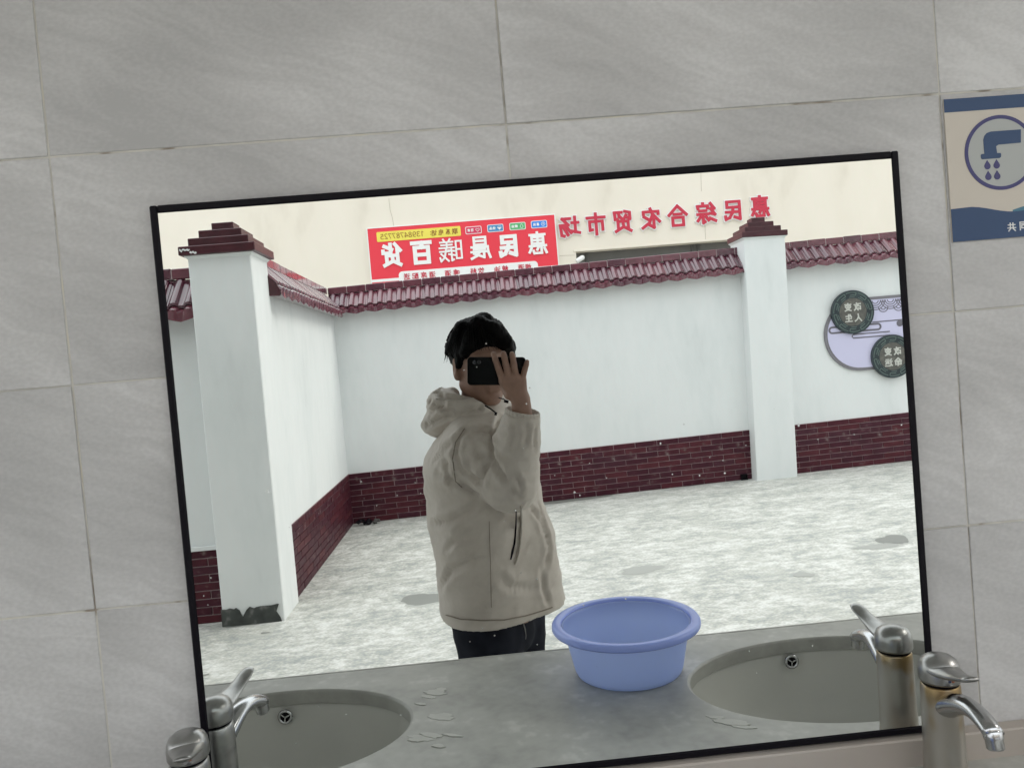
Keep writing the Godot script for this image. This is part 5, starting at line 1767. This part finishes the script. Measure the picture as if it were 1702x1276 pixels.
	var pf := Field.new(Vector3(-0.20, 0.02, 1.08), Vector3(0.32, 1.0, 1.60), 0.011)
	pf.cone(mp(830, 1000, 1.34), mp(830, 1040, 1.34), 0.10, 0.105, 0.03, Ld, 0.72)
	for L in legs:
		pf.cone(L[0], L[1], 0.098, 0.078, 0.012)
		pf.cone(L[1], L[2] + Vector3(0, -0.03, 0), 0.078, 0.066, 0.02)
	pf.cut(Vector3(0, 0.075, 0), Vector3.DOWN)
	var pm := MB.new()
	pf.add_to(pm, base, func(p: Vector3, n: Vector3) -> float: return 0.008 * fn.get_noise_3d(p.x * 5.0, p.y * 3.0, p.z * 5.0))
	var trousers := part("trousers", pm, pants, t)
	var ds := MB.new()
	var dpts := []
	for q in [[870, 1036], [873, 1046], [874, 1056], [873, 1062]]:
		dpts.append(on_skin(pf, q[0], q[1], 0.003) - base)
	tube(ds, dpts, [0.0022], 6)
	part("drawstring", ds, plain(lin(0.22, 0.21, 0.20), 0.8), trousers)
	for L in legs:
		var g := ground_y(L[2].x)
		var sf := Field.new(L[2] + Vector3(-0.16, -0.13, -0.16), L[2] + Vector3(0.30, 0.10, 0.16), 0.009)
		var heel := Vector3(L[2].x, g + 0.045, L[2].z)
		sf.cone(heel - Fd * 0.03, heel + Fd * 0.16 + Vector3(0, -0.008, 0), 0.045, 0.038, 0.02)
		sf.cone(heel, L[2] + Vector3(0, 0.0, 0), 0.045, 0.042, 0.03)
		sf.cut(Vector3(L[2].x, g + 0.004, 0), Vector3(0.02, -1, 0).normalized())
		var sm2 := MB.new()
		sf.add_to(sm2, base)
		part("shoe", sm2, plain(lin(0.04, 0.04, 0.042), 0.6), t)

func phone_black(r: float) -> StandardMaterial3D:
	var m := plain(lin(0.004, 0.0045, 0.005), r)
	m.metallic_specular = 0.2
	return m
func build_phone() -> void:
	# held exactly where the picture was taken: its main lens is just behind the camera
	var t := thing("smartphone", "black smartphone held sideways in front of the face", "phone", CAM + cam_basis * Vector3(0.06, -0.0235, 0.009))
	t.basis = cam_basis
	var R := Vector3.LEFT
	var U := Vector3.UP
	var F := Vector3(0, 0, -1)
	var o := Vector3(0, 0, 0.0)
	var off := Vector3(0.06, -0.0235, 0.009)
	var bd := MB.new()
	bd.poly(rounded(0.157, 0.075, 0.010, 6), o, R, U, F, -0.0035, 0.0035)
	var back := MB.new()
	back.poly(rounded(0.154, 0.072, 0.0095, 6), o, R, U, F, 0.0035, 0.0042)
	part("phone_frame", bd, phone_black(0.4), t)
	part("phone_back", back, phone_black(0.15), t)
	var sc := MB.new()
	sc.poly(rounded(0.151, 0.069, 0.008, 6), o, R, U, Vector3(0, 0, 1), 0.0035, 0.0038)
	part("screen", sc, plain(lin(0.03, 0.03, 0.03), 0.1), t)
	for q in [[0.0, 0.0], [0.013, 0.0005], [0.0065, -0.0125]]:
		var c := Vector3(q[0] - off.x, q[1] - off.y, 0)
		var big: bool = q[1] > -0.01
		var lm := MB.new()
		lm.poly(circle2(Vector2.ZERO, 0.0052 if big else 0.0016, 28), c, R, U, F, 0.0042, 0.0052 if big else 0.0046)
		var l := part("camera_lens" if big else "flash", lm, plain(lin(0.05, 0.05, 0.055), 0.3, 0.6) if big else M.white, t)
		if big:
			var gm := MB.new()
			gm.poly(circle2(Vector2.ZERO, 0.0040, 24), c, R, U, F, 0.0052, 0.0055)
			part("lens_glass", gm, plain(lin(0.006, 0.006, 0.008), 0.06), l)
